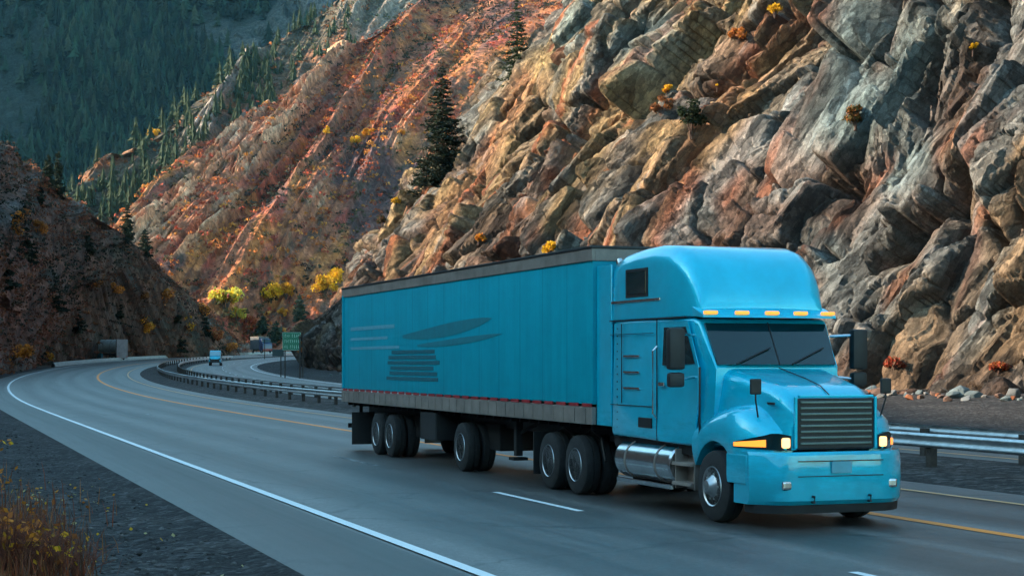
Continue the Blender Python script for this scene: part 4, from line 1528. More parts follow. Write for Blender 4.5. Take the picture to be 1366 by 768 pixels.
# doors
for s in (-1, 1):
    m = MB()
    pr = [(2.52, 1.10), (2.52, 2.94), (3.42, 2.94), (3.80, 2.26), (3.80, 1.55), (3.70, 1.10)]
    m.poly([(x, s * 1.222 - s * max(0, z - 1.9) * .045 - s * max(0, x - 3.2) * .055, z) for x, z in pr], (0, s * .014, 0))
    d = m.build('door', M_BLUE, truck)
    m = MB()
    pr = [(2.64, 2.27), (2.64, 2.86), (3.38, 2.86), (3.70, 2.30)]
    m.poly([(x, s * 1.240 - s * max(0, z - 1.9) * .045 - s * max(0, x - 3.2) * .055, z) for x, z in pr], (0, s * .008, 0))
    m.build('door_window', M_GLASS, d)
    m = MB(); m.box((2.66, s * 1.255, 1.98), (.2, .03, .06), .01).build('door_handle', M_CHROME, d)
    m = MB(); m.tube([(2.44, s * 1.23, 1.45), (2.44, s * 1.30, 1.52), (2.44, s * 1.30, 2.5), (2.44, s * 1.23, 2.57)], .016, 8).build('grab_rail', M_CHROME, truck)
    # mirror
    mi = MB(); mi.box((3.80, s * 1.56, 2.52), (.16, .26, .62), .05)
    mi.box((3.80, s * 1.56, 2.06), (.15, .25, .22), .05)
    mm = mi.build('mirror', M_BLACK, truck, smooth=35)
    m = MB(); m.tube([(3.62, s * 1.16, 2.72), (3.80, s * 1.50, 2.74)], .022, 8).tube([(3.66, s * 1.16, 2.1), (3.80, s * 1.5, 2.06)], .022, 8).build('mirror_arm', M_CHROME, mm)
    m = MB(); m.box((3.715, s * 1.56, 2.52), (.012, .20, .54), .004).build('mirror_glass', M_CHROME, mm)
m = MB()
for k in range(3):
    m.box((1.45, -1.226, 2.42 - k * .26), (.62, .02, .035), .006)
m.build('sleeper_vent', M_CHROME, truck)
m = MB(); m.box((2.0, -1.232, 1.36), (.5, .02, .16), .006).build('baggage_latch', M_BLACK, truck)

# hood and fenders
st = []
for x in (4.0, 4.1, 4.25, 4.4, 4.6, 4.8, 5.0, 5.2, 5.38, 5.52, 5.62, 5.69):
    f = (x - 4.0) / 1.69
    zt = 2.24 - .34 * f - .20 * max(0, (f - .72) / .28) ** 2
    hw = 1.04 - .20 * f - .08 * max(0, (f - .8) / .2) ** 2
    st.append(rr_ring(x, 1.10, zt, hw + .04, hw - .12, .20, nseg=6, rb=.03))
m = MB(); m.loft(st)
hood = m.build('hood', M_BLUE, truck, smooth=40)
for s in (-1, 1):
    rings = []
    for x in (3.70, 3.78, 3.95, 4.1, 4.25, 4.38, 4.55, 4.7, 4.85, 4.98, 5.10, 5.25, 5.4, 5.52, 5.6):
        f = (x - 3.7) / 1.9
        top = 1.40 + .30 * math.sin(min(1, f * 1.35 + .05) * math.pi * .5) - .34 * max(0, (f - .6) / .4) ** 1.6
        top = max(top, arch(x, 0) + .07)
        zb = max(arch(x, .62 if x > 4.5 else .95), .62)
        hw = 1.24 - .30 * max(0, (f - .72) / .28) ** 2
        inn = .62
        rings.append([(x, s * inn, zb), (x, s * (hw - .02), zb), (x, s * hw, zb + .05), (x, s * (hw + .005), (zb + top) / 2), (x, s * (hw - .05), top - .10), (x, s * (hw - .16), top - .01), (x, s * (hw - .30), top + .02), (x, s * inn, top + .06)])
    m = MB(); m.loft(rings)
    m.build('fender', M_BLUE, truck, smooth=45)
    # headlamp wraps the fender corner
    rings = []
    for k, x in enumerate((5.02, 5.16, 5.3, 5.42, 5.53, 5.6)):
        f = (x - 3.7) / 1.9
        hw = 1.24 - .30 * max(0, (f - .72) / .28) ** 2 + .014
        h0, h1 = 1.13 - .006 * k, 1.19 + .028 * k
        rings.append([(x, s * hw, h0), (x, s * hw, h1), (x - .05, s * (hw - .12), h1), (x - .05, s * (hw - .12), h0)])
    rings.append([(5.655, s * .86, 1.09), (5.655, s * .86, 1.33), (5.5, s * .84, 1.33), (5.5, s * .84, 1.09)])
    rings.append([(5.715, s * .70, 1.09), (5.715, s * .70, 1.30), (5.5, s * .70, 1.30), (5.5, s * .70, 1.09)])
    m = MB(); m.loft(rings)
    hl = m.build('headlight', M_GLASS, truck, smooth=30)
    m = MB()
    m.box((5.60, s * .985, 1.20), (.05, .06, .09), .01, Matrix.Rotation(R(0), 3, 'Z')) if False else None
    rings = []
    for k, x in enumerate((5.06, 5.2, 5.34, 5.45, 5.55)):
        f = (x - 3.7) / 1.9
        hw = 1.24 - .30 * max(0, (f - .72) / .28) ** 2 + .022
        rings.append([(x, s * hw, 1.14), (x, s * hw, 1.195 + .012 * k), (x - .02, s * (hw - .05), 1.195 + .012 * k), (x - .02, s * (hw - .05), 1.14)])
    m.loft(rings).build('turn_lamp', M_AMBER, hl, smooth=30)
    m = MB(); m.box((5.70, s * .78, 1.2), (.05, .13, .14), .03).build('headlamp_bulb', M_HEAD, hl)
# grille
m = MB(); m.box((5.70, 0, 1.46), (.06, 1.24, .72), .03).build('grille', M_BLACK, truck)
gr = truck.children[-1]
m = MB()
for k in range(8):
    m.box((5.735, 0, 1.19 + k * .082), (.03, 1.14, .030), .006)
m.build('grille_bars', plain('dark_chrome', (0.10, 0.15, 0.17), 0.3, metal=0.8), truck)
m = MB()
m.box((5.725, 0, 1.845), (.05, 1.20, .04), .012)
for s in (-1, 1):
    m.box((5.72, s * .64, 1.48), (.05, .04, .72), .012)
m.build('grille_surround', M_BLUE, truck)
# bumper
rings = []
for k in range(17):
    y_ = -1.23 + 2.46 * k / 16
    c = .40 * max(0, (abs(y_) - .70) / .53) ** 2
    x = 5.86 - c
    rings.append([(x - .06, y_, .34), (x, y_, .40), (x + .01, y_, .70), (x - .01, y_, 1.03), (x - .05, y_, 1.075), (x - .45, y_, 1.075), (x - .45, y_, .34)])
m = MB(); m.loft(rings)
bp = m.build('bumper', M_BLUE, truck, smooth=35)
m = MB(); m.box((5.868, 0, .58), (.02, 1.1, .22), .01)
rings = []
for k in range(13):
    y_ = -1.16 + 2.32 * k / 12
    x = 5.80 - .40 * max(0, (abs(y_) - .70) / .53) ** 2
    rings.append([(x - .3, y_, .22), (x - .02, y_, .22), (x, y_, .335), (x - .3, y_, .335)])
MB().loft(rings).build('air_dam', M_BLACK, bp, smooth=30)
MB().box((5.885, 0, .86), (.012, .32, .16), .004).build('number_plate', M_PALEPRINT, bp)
for s in (-1, 1):
    MB().tube([(5.84, s * .45, .38), (5.91, s * .45, .38), (5.91, s * .45, .46), (5.84, s * .45, .46)], .018, 8).build('tow_hook', M_BLACK, bp)
    MB().box((5.30, s * .80, 1.74), (.30, .012, .035), .004, Matrix.Rotation(R(s * 6), 3, 'Z')).build('hood_handle', M_BLACK, hood)
    MB().tube([(5.30, s * 1.0, 1.55), (5.34, s * 1.06, 1.80), (5.34, s * 1.06, 1.90)], .014, 6).box((5.34, s * 1.06, 1.98), (.05, .17, .22), .02).build('hood_mirror', M_BLACK, hood)
MB().tube([(4.12, 0, 2.235), (4.9, 0, 2.085), (5.3, 0, 1.99), (5.55, 0, 1.86)], .008, 6).build('hood_seam', M_BLACK, hood)
m = MB(); m.box((5.869, 0, .95), (.012, 2.0 * .68, .014), .002).box((5.869, 0, .74), (.012, 2.0 * .68, .012), .002)
m.build('bumper_intake', M_BLACK, bp)
for s in (-1, 1):
    m = MB(); m.box((5.835, s * .82, .62), (.05, .2, .12), .03, Matrix.Rotation(R(-s * 6), 3, 'Z')).build('fog_lamp', M_CHROME, bp)
    m = MB(); m.box((5.10, s * 1.225, .82), (.6, .04, .42), .02).build('bumper_end', M_BLUE, truck)
# tanks, steps, chassis, fifth wheel
for s in (-1, 1):
    m = MB()
    m.tube([(.9, s * .98, .74), (.93, s * .98, .74), (2.95, s * .98, .74), (2.98, s * .98, .74)], [.28, .31, .31, .28], 36)
    ft = m.build('fuel_tank', M_CHROME, truck, smooth=40)
    m = MB()
    for x in (1.3, 2.45):
        m.tube([(x, s * .98, .74), (x + .05, s * .98, .74)], .318, 36)
    m.build('tank_strap', M_RAIL, ft, smooth=40)
    m = MB()
    m.box((3.35, s * 1.08, .48), (.66, .34, .05), .01).box((3.35, s * 1.10, .78), (.66, .3, .05), .01).box((3.04, s * 1.0, .7), (.04, .4, .6), .01).box((3.68, s * 1.0, .7), (.04, .4, .6), .01)
    m.box((3.36, s * .96, .72), (.66, .08, .68), .01)
    m.build('cab_step', M_RAIL, truck)
    m = MB(); m.box((1.9, s * 1.20, .40), (2.1, .04, .07), .01).build('tank_step', M_CHROME, truck)
m = MB()
for s in (-1, 1):
    m.box((1.4, s * .42, .92), (8.2, .1, .28))
m.box((3.0, 0, .75), (4.6, 1.5, .5), .02).box((-1.6, 0, 1.12), (1.2, 1.1, .08), .02).box((-.95, 0, .54), (.14, 2.2, .14)).box((-2.25, 0, .54), (.14, 2.2, .14)).box((4.38, 0, .52), (.12, 2.2, .12))
m.box((2.1, 0, 1.0), (3.2, 2.2, .16)).box((.2, 0, 1.0), (1.0, 1.7, .1))
m.build('chassis', M_CHASSIS, truck)
for x in (-2.25, -.95):
    for s in (-1, 1):
        m = MB(); m.tube([(x - .62, s * .91, .62), (x - .45, s * .91, 1.0), (x, s * .91, 1.13), (x + .45, s * .91, 1.0), (x + .62, s * .91, .62)], .03, 6).build('rear_fender', M_BLACK, truck)
for s in (-1, 1):
    MB().box((-3.05, s * .91, .62), (.03, .62, .8), .005).build('mudflap', M_BLACK, truck)
for s in (-1, 1):
    m = MB(); m.tube([(.35, s * .92, 1.0), (.35, s * .92, 3.9), (.28, s * .92, 4.05)], .07, 14).build('exhaust_stack', M_CHROME, truck, smooth=40)

# ================================================================== GUARDRAILS
M_GALV = plain('galvanised_steel', (0.50, 0.53, 0.55), 0.36, metal=0.75, var=0.22, scale=3)
M_POST = plain('weathered_wood_post', (0.05, 0.04, 0.034), 0.9, var=0.4)
WB = [(0.0, .155), (.03, .150), (.075, .115), (.08, .085), (.02, .035), (.0, 0.0), (.02, -.035), (.08, -.085), (.075, -.115), (.03, -.15), (0, -.155)]


def guardrail(name, s, l0, l1, side, label, zc=0.60, base=.1, step=3.8):
    q = road_z(l0, s)
    e = empty(name, tuple(q))
    tag(e, label, 'guardrail', 'steel guardrails in the median')
    ls = np.arange(l0, l1, 1.0)
    V = []
    for dy in (0, -.004):
        pr = [(s + side * (.10 + a) + dy * side, zc + b) for a, b in WB]
        V.append(np.stack([road_z(ls, np.full(len(ls), ss_)) + np.array([0, 0, hz + base]) for ss_, hz in pr], 1))
    Vv = np.concatenate([V[0], V[1][:, ::-1]], 1) - q
    k = Vv.shape[1]
    i = np.arange(len(ls) * k).reshape(len(ls), k)
    F = np.stack([i[:-1], i[1:], np.roll(i, -1, 1)[1:], np.roll(i, -1, 1)[:-1]], -1).reshape(-1, 4)
    o = link('beam', np_mesh('beam', Vv.reshape(-1, 3), F, smooth=True), M_GALV, e)
    m = MB(); m.box((0, 0, .28), (.16, .20, 1.06), .01)
    m.box((0, side * .0, 0), (.01, .01, .01)) if False else None
    post = m.build('post', M_POST, None)
    post.parent = e
    pl = np.arange(l0 + 1, l1 - 1, step)
    for j, l in enumerate(pl[:96]):
        p = post if j == 0 else post.copy()
        if j: C.objects.link(p)
        p.parent = e
        g_ = road_z(l, s) - q
        p.location = (g_[0], g_[1], g_[2] + base - .12)
        p.rotation_euler = (0, 0, -float(np.interp(l, CL, CH)))
    # bolted splices
    m = MB()
    for l in np.arange(l0 + 1, l1 - 1, 7.6):
        c = road_z(l, s + side * .185) - q
        m.box((c[0], c[1], c[2] + zc + base), (.03, .3, .05), .004, None)
    m.build('splice', M_GALV, e)
    return e


guardrail('guardrail', 20.7, -20, 330, -1, 'long grey steel guardrail on dark posts, the one nearer the blue truck')
guardrail('guardrail', 23.1, -20, 330, 1, 'grey steel guardrail behind the nearer one, facing the opposite road')

# ================================================================== FAR ROADSIDE
# pale barrier along the outside of the far bend
M_CONC = plain('pale_concrete', (0.24, 0.24, 0.235), 0.85, var=0.25, scale=1.5)
ls = np.arange(265, 520, 3.0)
pr = [(3.3, -.2), (3.15, .25), (3.0, .6), (2.8, .6), (2.65, .25), (2.5, -.2)]
V = np.stack([road_z(ls, np.full(len(ls), s)) + np.array([0, 0, h]) for s, h in pr], 1)
i = np.arange(V.shape[0] * 6).reshape(-1, 6)
F = np.stack([i[:-1], i[1:], np.roll(i, -1, 1)[1:], np.roll(i, -1, 1)[:-1]], -1).reshape(-1, 4)
tag(link('concrete_barrier', np_mesh('concrete_barrier', V.reshape(-1, 3), F[:, ::-1]), M_CONC), 'pale concrete barrier along the outer edge of the far bend', 'barrier')


def at_road(name, l, s, dh=0.0):
    q = road_z(l, s)
    return empty(name, (q[0], q[1], q[2] + .07), math.pi / 2 - float(np.interp(l, CL, CH)) + dh)


def small_wheels(root, xs, y, r, wd=.24):
    for x in xs:
        for s in (-1, 1):
            m = MB(); m.lathe_y((x, s * y, r), [(.1, -wd / 2), (r - .04, -wd / 2), (r, -wd / 2 + .04), (r, wd / 2 - .04), (r - .04, wd / 2), (.1, wd / 2)], 20)
            w_ = m.build('wheel', M_TYRE, root, smooth=35)
            m = MB(); m.lathe_y((x, s * (y + wd * .5), r), [(.02, -.02), (r * .55, -.02), (r * .55, .015), (.02, .02)], 14).build('rim', M_RIM, w_)


# small blue truck coming the other way
v = at_road('small_truck', 268, 27.6, math.pi)
tag(v, 'small dark blue truck with pale windscreen coming round the bend on the opposite road', 'truck')
m = MB(); m.loft([rr_ring(x, .45, zt, .93, .84, .12) for x, zt in ((-2.6, 2.25), (-2.5, 2.32), (.9, 2.34), (1.1, 2.28), (1.75, 1.45), (2.5, 1.3), (2.62, 1.0))]).build('body', M_BLUE, v, smooth=35)
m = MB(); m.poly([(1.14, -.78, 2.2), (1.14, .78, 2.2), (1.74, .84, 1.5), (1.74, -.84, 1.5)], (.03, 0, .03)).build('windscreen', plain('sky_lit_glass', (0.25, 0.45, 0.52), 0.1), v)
m = MB(); m.box((2.6, 0, .78), (.1, 1.5, .42), .03).build('grille', M_BLACK, v)
m = MB(); m.box((2.66, 0, .5), (.12, 1.8, .18), .03).build('bumper', M_BLACK, v)
for s in (-1, 1):
    m = MB(); m.box((2.64, s * .72, 1.02), (.06, .26, .14), .02).build('headlight', M_GLASS, v)
    m = MB(); m.box((1.55, s * 1.03, 1.65), (.1, .2, .26), .03).build('mirror', M_BLACK, v)
    m = MB(); m.box((.4, s * .905, 1.72), (1.0, .03, .42), .01).build('side_window', M_GLASS, v)
small_wheels(v, (-1.6, 1.75), .82, .38)

# grey tank trailer parked on the outer shoulder
_q = road_z(325, 0.5)
tk = empty('tank_trailer', (_q[0], _q[1], _q[2]), R(-38))
tag(tk, 'dull grey tank trailer with a square end panel parked outside the far bend', 'trailer')
M_TANK = plain('dull_grey_steel', (0.34, 0.38, 0.41), 0.45, metal=0.2, var=0.3, scale=1.2)
M_PANEL = plain('grey_panel', (0.20, 0.18, 0.185), 0.7, var=0.3, scale=1.0)
m = MB(); m.tube([(-4.9, 0, 2.75), (-4.8, 0, 2.75), (-4.5, 0, 2.75), (3.2, 0, 2.75)], [.4, .95, 1.22, 1.25], 32)
m.build('tank', M_TANK, tk, smooth=40)
m = MB()
for x in (-3.0, -1, 1.2):
    m.tube([(x, 0, 2.75), (x + .1, 0, 2.75)], 1.275, 32)
m.build('tank_band', M_PANEL, tk, smooth=40)
m = MB(); m.box((3.35, 0, 2.2), (.3, 2.6, 3.6), .04).build('end_panel', M_PANEL, tk)
m = MB(); m.box((-.6, 0, 1.2), (7.6, 1.0, .35), .02).build('frame', M_CHASSIS, tk)
m = MB(); m.box((-2.4, -1.0, .95), (2.2, .5, 1.0), .05).build('pump_box', plain('teal_paint', (0.01, 0.10, 0.13), 0.5), tk)
small_wheels(tk, (1.2, 2.4), .95, .5)
for s in (-1, 1):
    m = MB(); m.box((3.52, s * 1.05, .75), (.06, .28, .14), .02).build('tail_lamp', M_RED, tk)

# grey box truck with dark blue cab round the far bend, behind the green sign
q = P(352, 469, 395)
bt = empty('box_truck', (q[0], q[1], q[2] - .3), R(-62))
tag(bt, 'grey box truck with a dark blue front beyond the bend, partly behind the green sign', 'truck')
M_GREYBOX = plain('grey_box_paint', (0.06, 0.07, 0.08), 0.6, var=0.2, scale=1)
m = MB(); m.box((-3.2, 0, 2.4), (6.2, 2.5, 2.9), .05).build('box', M_GREYBOX, bt)
m = MB(); m.box((-3.2, 0, 3.89), (6.3, 2.6, .12), .03).build('roof_rail', M_RAIL, bt)
m = MB(); m.loft([rr_ring(x, .6, zt, 1.2, 1.12, .15) for x, zt in ((.1, 3.4), (.2, 3.5), (1.4, 3.45), (1.9, 2.4), (2.6, 2.2), (2.7, 1.7))]).build('cab', plain('dark_blue_paint', (0.01, 0.03, 0.09), 0.35, coat=.5), bt, smooth=35)
m = MB(); m.poly([(1.44, -1.05, 3.3), (1.44, 1.05, 3.3), (1.9, 1.1, 2.45), (1.9, -1.1, 2.45)], (.03, 0, .03)).build('windscreen', M_GLASS, bt)
m = MB(); m.box((2.72, 0, .8), (.14, 2.3, .4), .04).build('bumper', plain('red_paint', (0.2, 0.015, 0.02), 0.5), bt)
m = MB(); m.box((-2.9, 0, .8), (6.4, .9, .3), .02).build('frame', M_CHASSIS, bt)
small_wheels(bt, (-4.8, 1.5), 1.02, .5)

# green road sign on two posts
M_SIGN = plain('green_sign_face', (0.006, 0.16, 0.085), 0.45, var=0.15)
M_SWHITE = plain('sign_white', (0.40, 0.62, 0.52), 0.5)
q = pick(CLIFF, 402, 500, 6)
Ys = 172.0
q = P(389, 497, Ys)
gz = float(elev(Ys)) + .2
sg = empty('road_sign', (q[0], q[1], gz), R(8))
tag(sg, 'green rectangular highway sign with pale lettering on posts before the rock slope', 'road sign')
top = P(389, 443, Ys)[2] - gz
sc_ = Ys / FOC
wS, hS = 24 * sc_, 24 * sc_
zc = top - hS / 2
m = MB(); m.box((0, 0, zc), (wS, .05, hS), .01).build('panel', M_SIGN, sg)
m = MB()
for x in (-wS / 2 + .03, wS / 2 - .03):
    m.box((x, -.03, zc), (.03, .01, hS - .06))
for z in (zc - hS / 2 + .03, zc + hS / 2 - .03):
    m.box((0, -.03, z), (wS - .06, .012, .03))
m.build('sign_border', M_SWHITE, sg)
m = MB()
g = np.random.default_rng(4)
for r_ in range(3):
    x = -wS / 2 + .18
    z = zc + hS * (.30 - .30 * r_)
    while x < wS / 2 - .25:
        k = g.uniform(.10, .17)
        m.box((x + k / 2, -.03, z), (k * .25, .012, .30)).box((x + k * .7, -.03, z + g.choice([-.12, 0, .12])), (k * .6, .012, .05))
        x += k + .07 + (.14 if g.random() < .2 else 0)
m.build('lettering', M_SWHITE, sg)
for x in (-wS * .36, wS * .62):
    m = MB(); m.box((x, .06, top / 2 - .2), (.13, .13, top + .4), .01).build('post', M_POST, sg)
q = P(371, 497, 178)
gz2 = float(elev(178)) + .2
s2 = empty('small_road_sign', (q[0], q[1], gz2), R(12))
tag(s2, 'small dark road sign low on its post just left of the green sign', 'road sign')
zt = P(371, 466, 178)[2] - gz2
m = MB(); m.box((0, 0, zt - .35), (1.25, .05, .72), .02).build('panel', plain('dark_sign_back', (0.02, 0.045, 0.05), 0.5), s2)
m = MB(); m.box((.3, .06, zt / 2 - .2), (.12, .1, zt + .3), .01).build('post', M_POST, s2)
for (x, y, h, lab) in ((400, 498, 60, 'tall thin dark pole on the right side of the green sign'), (353, 470, 28, 'slim dark pole beyond the bend beside the grey box truck')):
    Yp = 170 if x == 400 else 330
    q = P(x, y, Yp)
    gz3 = float(elev(Yp)) - .1
    m = MB(); m.tube([(0, 0, -.3), (0, 0, h * Yp / FOC * .6), (0, 0, h * Yp / FOC)], [.09, .08, .06], 10)
    m.box((0, -.05, h * Yp / FOC - .3), (.25, .06, .3), .02)
    o = m.build('pole', M_POST, None, smooth=40)
    o.location = (q[0], q[1], gz3)
    tag(o, lab, 'pole')
for l, lab in ((150, 'white roadside marker post at the foot of the shaded slope nearest the gravel'), (232, 'white roadside marker post before the grey tank trailer')):
    q = road_z(l, 2.6)
    mk = empty('marker_post', tuple(q))
    tag(mk, lab, 'marker post')
    MB().box((0, 0, .55), (.11, .05, 1.3), .015).build('post', M_CONC, mk)
    MB().box((0, -.03, 1.08), (.09, .012, .12), .004).build('reflector', M_RED, mk)

# ================================================================== FOREGROUND
# loose stones on the gravel shoulder, fallen leaves, dry grass: nobody could count them
g = np.random.default_rng(77)
GP = GRAVEL_PTS.reshape(-1, 3)
x, y = proj(GP)
vis = (GP[:, 1] > 8) & (GP[:, 1] < 75) & (x > -120) & (x < 560)
GPv = GP[vis]
ico_v, ico_f = None, None
bm = bmesh.new(); bmesh.ops.create_icosphere(bm, subdivisions=1, radius=1)
ico_v = np.array([v.co[:] for v in bm.verts]); ico_f = np.array([[v.index for v in f.verts] for f in bm.faces]); bm.free()
prt = []
wts = 1 / GPv[:, 1] ** 1.2
for j in g.choice(len(GPv), 6500, p=wts / wts.sum()):
    r = min(.09, .009 + g.exponential(.010))
    v_ = ico_v * g.uniform(.65, 1.25, ico_v.shape) * r * np.array((1.2, 1, .7)) + GPv[j] + np.array((g.normal(0, .12), g.normal(0, .12), r * .15))
    prt.append((v_, ico_f, np.tile(np.array((.050, .049, .049)) * g.uniform(.35, 2.3), (len(v_), 1))))
tag(link('gravel_stones', np_mesh('gravel_stones', *merge(prt)), tinted('stone', 0.9, 0.3, 8, 30, (.4, .02))), kind='stuff')
near = GPv[(GPv[:, 1] < 34)]
xx, yy = proj(near)
w_ = np.exp(-np.clip(xx - 20, 0, 400) / 110.)
j = g.choice(len(near), 260, p=w_ / w_.sum())
cols_ = np.array([(.55, .22, .02), (.62, .36, .03), (.35, .10, .02), (.5, .42, .2)])[g.integers(0, 4, 260)]
Vq, Fq, Kq = quads(near[j] + np.array((0, 0, .03)) + g.normal(0, .05, (260, 3)) * (1, 1, .1), g.uniform(.025, .05, 260), cols_, g, flat=.75, aspect=.7)
tag(link('fallen_leaves', np_mesh('fallen_leaves', Vq, Fq, Kq), M_LEAF), kind='stuff')
# dry red grass
prt = []
wg = np.exp(-((xx - 5) / 62.) ** 2 - ((yy - 775) / 55.) ** 2)
for j in g.choice(len(near), 3000, p=wg / wg.sum()):
    b = near[j] + np.array((g.normal(0, .15), g.normal(0, .15), -.02))
    h = g.uniform(.15, .55); a = g.uniform(0, 6.28); d = np.array((math.cos(a), math.sin(a), 0)); ln = h * g.uniform(.1, .5)
    sd = np.array((-d[1], d[0], 0)) * .0075
    b2 = b + d * ln * .35 + np.array((0, 0, h * .6)); tp = b + d * ln + np.array((0, 0, h))
    c = np.array([(.24, .06, .025), (.17, .055, .03), (.27, .11, .045), (.10, .05, .03)][g.integers(0, 4)]) * g.uniform(.6, 1.3)
    prt.append((np.stack([b - sd, b + sd, b2 + sd * .8, b2 - sd * .8, tp + sd * .2, tp - sd * .2]), np.array([[0, 1, 2, 3], [3, 2, 4, 5]]), np.tile(c, (6, 1))))
tag(link('dry_grass', np_mesh('dry_grass', *merge(prt)), M_LEAF), kind='stuff')


def near_shrub(pos, h, r, seed, label, nstem=38, nleaf=90, lc=ORANGE, lc2=YELLOW, sc=(0.13, 0.035, 0.02)):
    g = np.random.default_rng(seed)
    e = empty('shrub', tuple(pos)); tag(e, label, 'shrub', 'autumn shrubs on the near roadside')
    t = MB(); tips = []
    for k in range(nstem):
        a = g.uniform(0, 6.28); L = r * g.uniform(.2, 1); hh = h * g.uniform(.55, 1.05)
        p0 = Vector((g.normal(0, .08) * r, g.normal(0, .08) * r, -.1)); p2 = Vector((math.cos(a) * L, math.sin(a) * L, hh)); p1 = (p0 + p2) / 2 + Vector((g.normal(0, .06), g.normal(0, .06), .08))
        t.tube([p0, p1, p2], [.010, .007, .003], 5)
        for q_ in range(3):
            f = g.uniform(.45, .95); b = p1.lerp(p2, f) if f > .5 else p0.lerp(p1, f)
            c = b + Vector((g.normal(0, .12), g.normal(0, .12), g.uniform(.03, .18)))
            t.tube([b, c], [.004, .002], 4); tips.append(c)
        tips.append(p2)
    t.build('stems', plain('red_brown_stems', sc, .8, var=.4), e)
    tips = np.array([x[:] for x in tips])
    j = g.integers(0, len(tips), nleaf)
    c = np.where(g.random((nleaf, 1)) < .5, np.array(lc), np.array(lc2)) * g.uniform(.6, 1.3, (nleaf, 1))
    kid(link('leaves', np_mesh('leaves', *quads(tips[j] + g.normal(0, .03, (nleaf, 3)), g.uniform(.03, .055, nleaf), c, g, aspect=.7)), M_LEAF, e), e)
    return e


def gp(px, py, tol=14):
    return pick(GP, px, py, tol)


near_shrub(gp(20, 772), .8, .6, 1, 'red brown twiggy shrub filling the lower left roadside corner', 60, 150, (.30, .10, .03), ORANGE)
near_shrub(gp(62, 770), .55, .5, 2, 'lower red brown shrub right of the corner shrub, few leaves', 44, 60, (.28, .09, .03), GOLD)
near_shrub(gp(-18, 725), 1.4, .45, 3, 'thin shrub with bright orange and yellow leaves above the red brown corner shrub', 16, 70, ORANGE, YELLOW, (.05, .035, .025))
near_shrub(gp(112, 766), .35, .35, 4, 'sparse brown tuft on the gravel with a few yellow leaves', 22, 22, GOLD, YELLOW)

# ================================================================== BOULDERS at the foot of the rock
def boulder(seed, r=1.0):
    g = np.random.default_rng(seed)
    bm = bmesh.new()
    pts = [bm.verts.new(Vector(g.normal(size=3)).normalized() * r * g.uniform(.75, 1.1)) for _ in range(22)]
    bmesh.ops.convex_hull(bm, input=pts)
    bmesh.ops.bevel(bm, geom=bm.edges[:], offset=.05 * r, segments=1, affect='EDGES')
    me = bpy.data.meshes.new('boulder')
    bm.to_mesh(me); bm.free()
    for v in me.vertices:
        v.co.z *= .7
    return me


bmats = [tinted('boulder_' + k, .9, .4, 1.5, 9, (.7, .06)) for k in ('stone',)]
kinds = [('grey', (0.13, 0.135, 0.135)), ('brown', (0.14, 0.085, 0.065)), ('rust', (0.24, 0.085, 0.04)), ('pale', (0.2, 0.19, 0.175)), ('blue grey', (0.10, 0.125, 0.13))]
bmesh_lib = []
for k in range(15):
    me = boulder(800 + k)
    at = me.attributes.new('tint', 'FLOAT_COLOR', 'POINT')
    cc = np.ones((len(me.vertices), 4), np.float32); cc[:, :3] = np.array(kinds[k % 5][1]) * (0.8 + .03 * k)
    at.data.foreach_set('color', cc.ravel())
    me.materials.append(bmats[0])
    bmesh_lib.append(me)
g = np.random.default_rng(15)
for j in range(150):
    l = g.uniform(40, 190) if j > 70 else g.uniform(48, 78)
    off = np.interp(l, [-40, 64, 110, 160, 200, 240, 330], [52, 48.5, 45, 43, 41.5, 40.5, 42]) + g.normal(0, .9) - abs(g.normal(0, 1.0))
    q = road_z(l, off)
    r = float(np.clip(g.lognormal(-1.55, .5), .1, .7))
    o = link('boulder', bmesh_lib[j % 15])
    o.location = (q[0], q[1], q[2] + max(0, np.interp(off, [34.3, 36, 38, 41, 46, 56], [.05, .02, .05, .25, .6, 1.2])) + r * .28)
    o.scale = (r * g.uniform(.8, 1.4), r * g.uniform(.8, 1.2), r)
    o.rotation_euler = (g.normal(0, .25), g.normal(0, .25), g.uniform(0, 6.28))
    kn = kinds[(j % 15) % 5][0]
    tag(o, f'angular {kn} boulder lying in the rubble at the foot of the rock face', 'boulder', f'{kn} boulders at the foot of the rock')

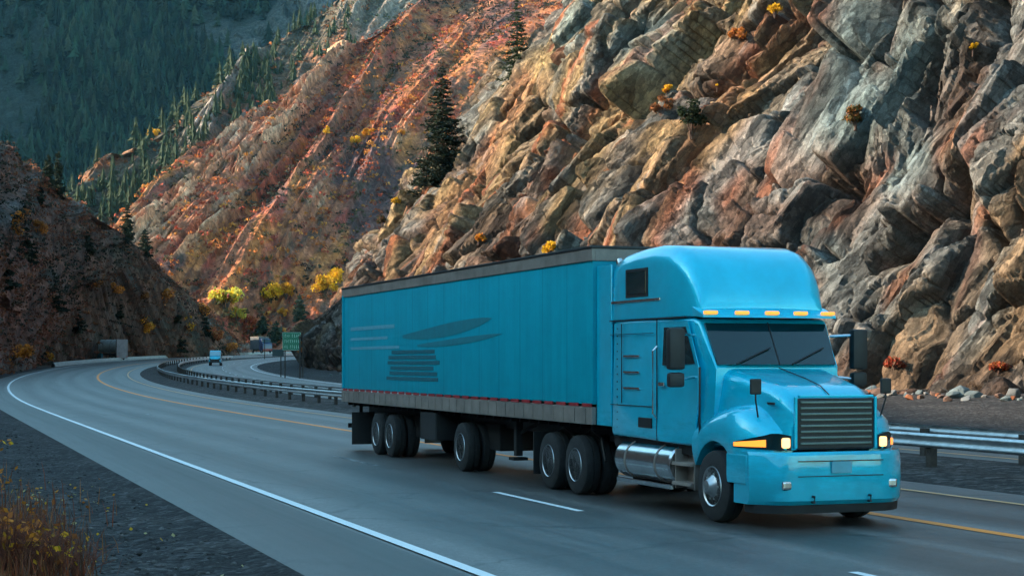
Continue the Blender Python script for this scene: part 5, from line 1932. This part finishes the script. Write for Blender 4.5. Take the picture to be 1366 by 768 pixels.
# ================================================================== HAZE
hz = MB(); hz.box((0, 1950, 950), (7600, 4700, 1960)); 
t = NT('haze'); t.n.remove(t.bsdf)
pv = t.new('ShaderNodeVolumePrincipled')
pv.inputs['Color'].default_value = (0.09, 0.32, 0.50, 1)
pv.inputs['Density'].default_value = HAZE
pv.inputs['Anisotropy'].default_value = 0.0
t.l(pv.outputs[0], t.out.inputs['Volume'])
tag(hz.build('haze', t.m), kind='stuff')

# ================================================================== camera, sky, sun
cam = bpy.data.cameras.new('camera')
co = bpy.data.objects.new('camera', cam)
C.objects.link(co)
co.location = (0, 0, CAMH)
co.rotation_euler = (R(90), 0, 0)
cam.sensor_width = 36
cam.lens = 36 * FOC / 1366
cam.shift_y = (HY - 384) / 1366
cam.clip_start = 0.1
cam.clip_end = 8000
SC.camera = co

w = bpy.data.worlds.new('World')
SC.world = w
w.use_nodes = True
nt = w.node_tree
sky = nt.nodes.new('ShaderNodeTexSky')
sky.sky_type = 'NISHITA'
sky.sun_disc = False
SUN = Vector((-0.90, -0.08, 0.42)).normalized()
sky.sun_elevation = math.asin(SUN.z)
sky.sun_rotation = math.atan2(SUN.x, SUN.y) % (2 * math.pi)
sky.air_density = 1.2
sky.dust_density = 0.6
mxs = nt.nodes.new('ShaderNodeMix')
mxs.data_type, mxs.blend_type = 'RGBA', 'MULTIPLY'
mxs.inputs[0].default_value = 1.0
mxs.inputs[7].default_value = (0.78, 1.06, 0.98, 1)
nt.links.new(sky.outputs[0], mxs.inputs[6])
nt.links.new(mxs.outputs[2], nt.nodes['Background'].inputs[0])
nt.nodes['Background'].inputs[1].default_value = SKY_S
sl = bpy.data.lights.new('sun', 'SUN')
sl.energy = SUN_S
sl.angle = R(1.2)
sl.color = (1.0, 0.80, 0.59)
so = bpy.data.objects.new('sun', sl)
C.objects.link(so)
so.rotation_euler = SUN.to_track_quat('Z', 'Y').to_euler()
so.location = (-60, 0, 120)

SC.render.engine = 'CYCLES'
SC.cycles.use_denoising = True
SC.cycles.max_bounces = 6
SC.cycles.diffuse_bounces = 2
SC.cycles.adaptive_threshold = 0.03
SC.cycles.volume_bounces = 0
SC.view_settings.view_transform = 'Standard'
SC.view_settings.look = 'None'
SC.view_settings.gamma = 1
SC.view_settings.use_curve_mapping = False
SC.view_settings.exposure = EXPO
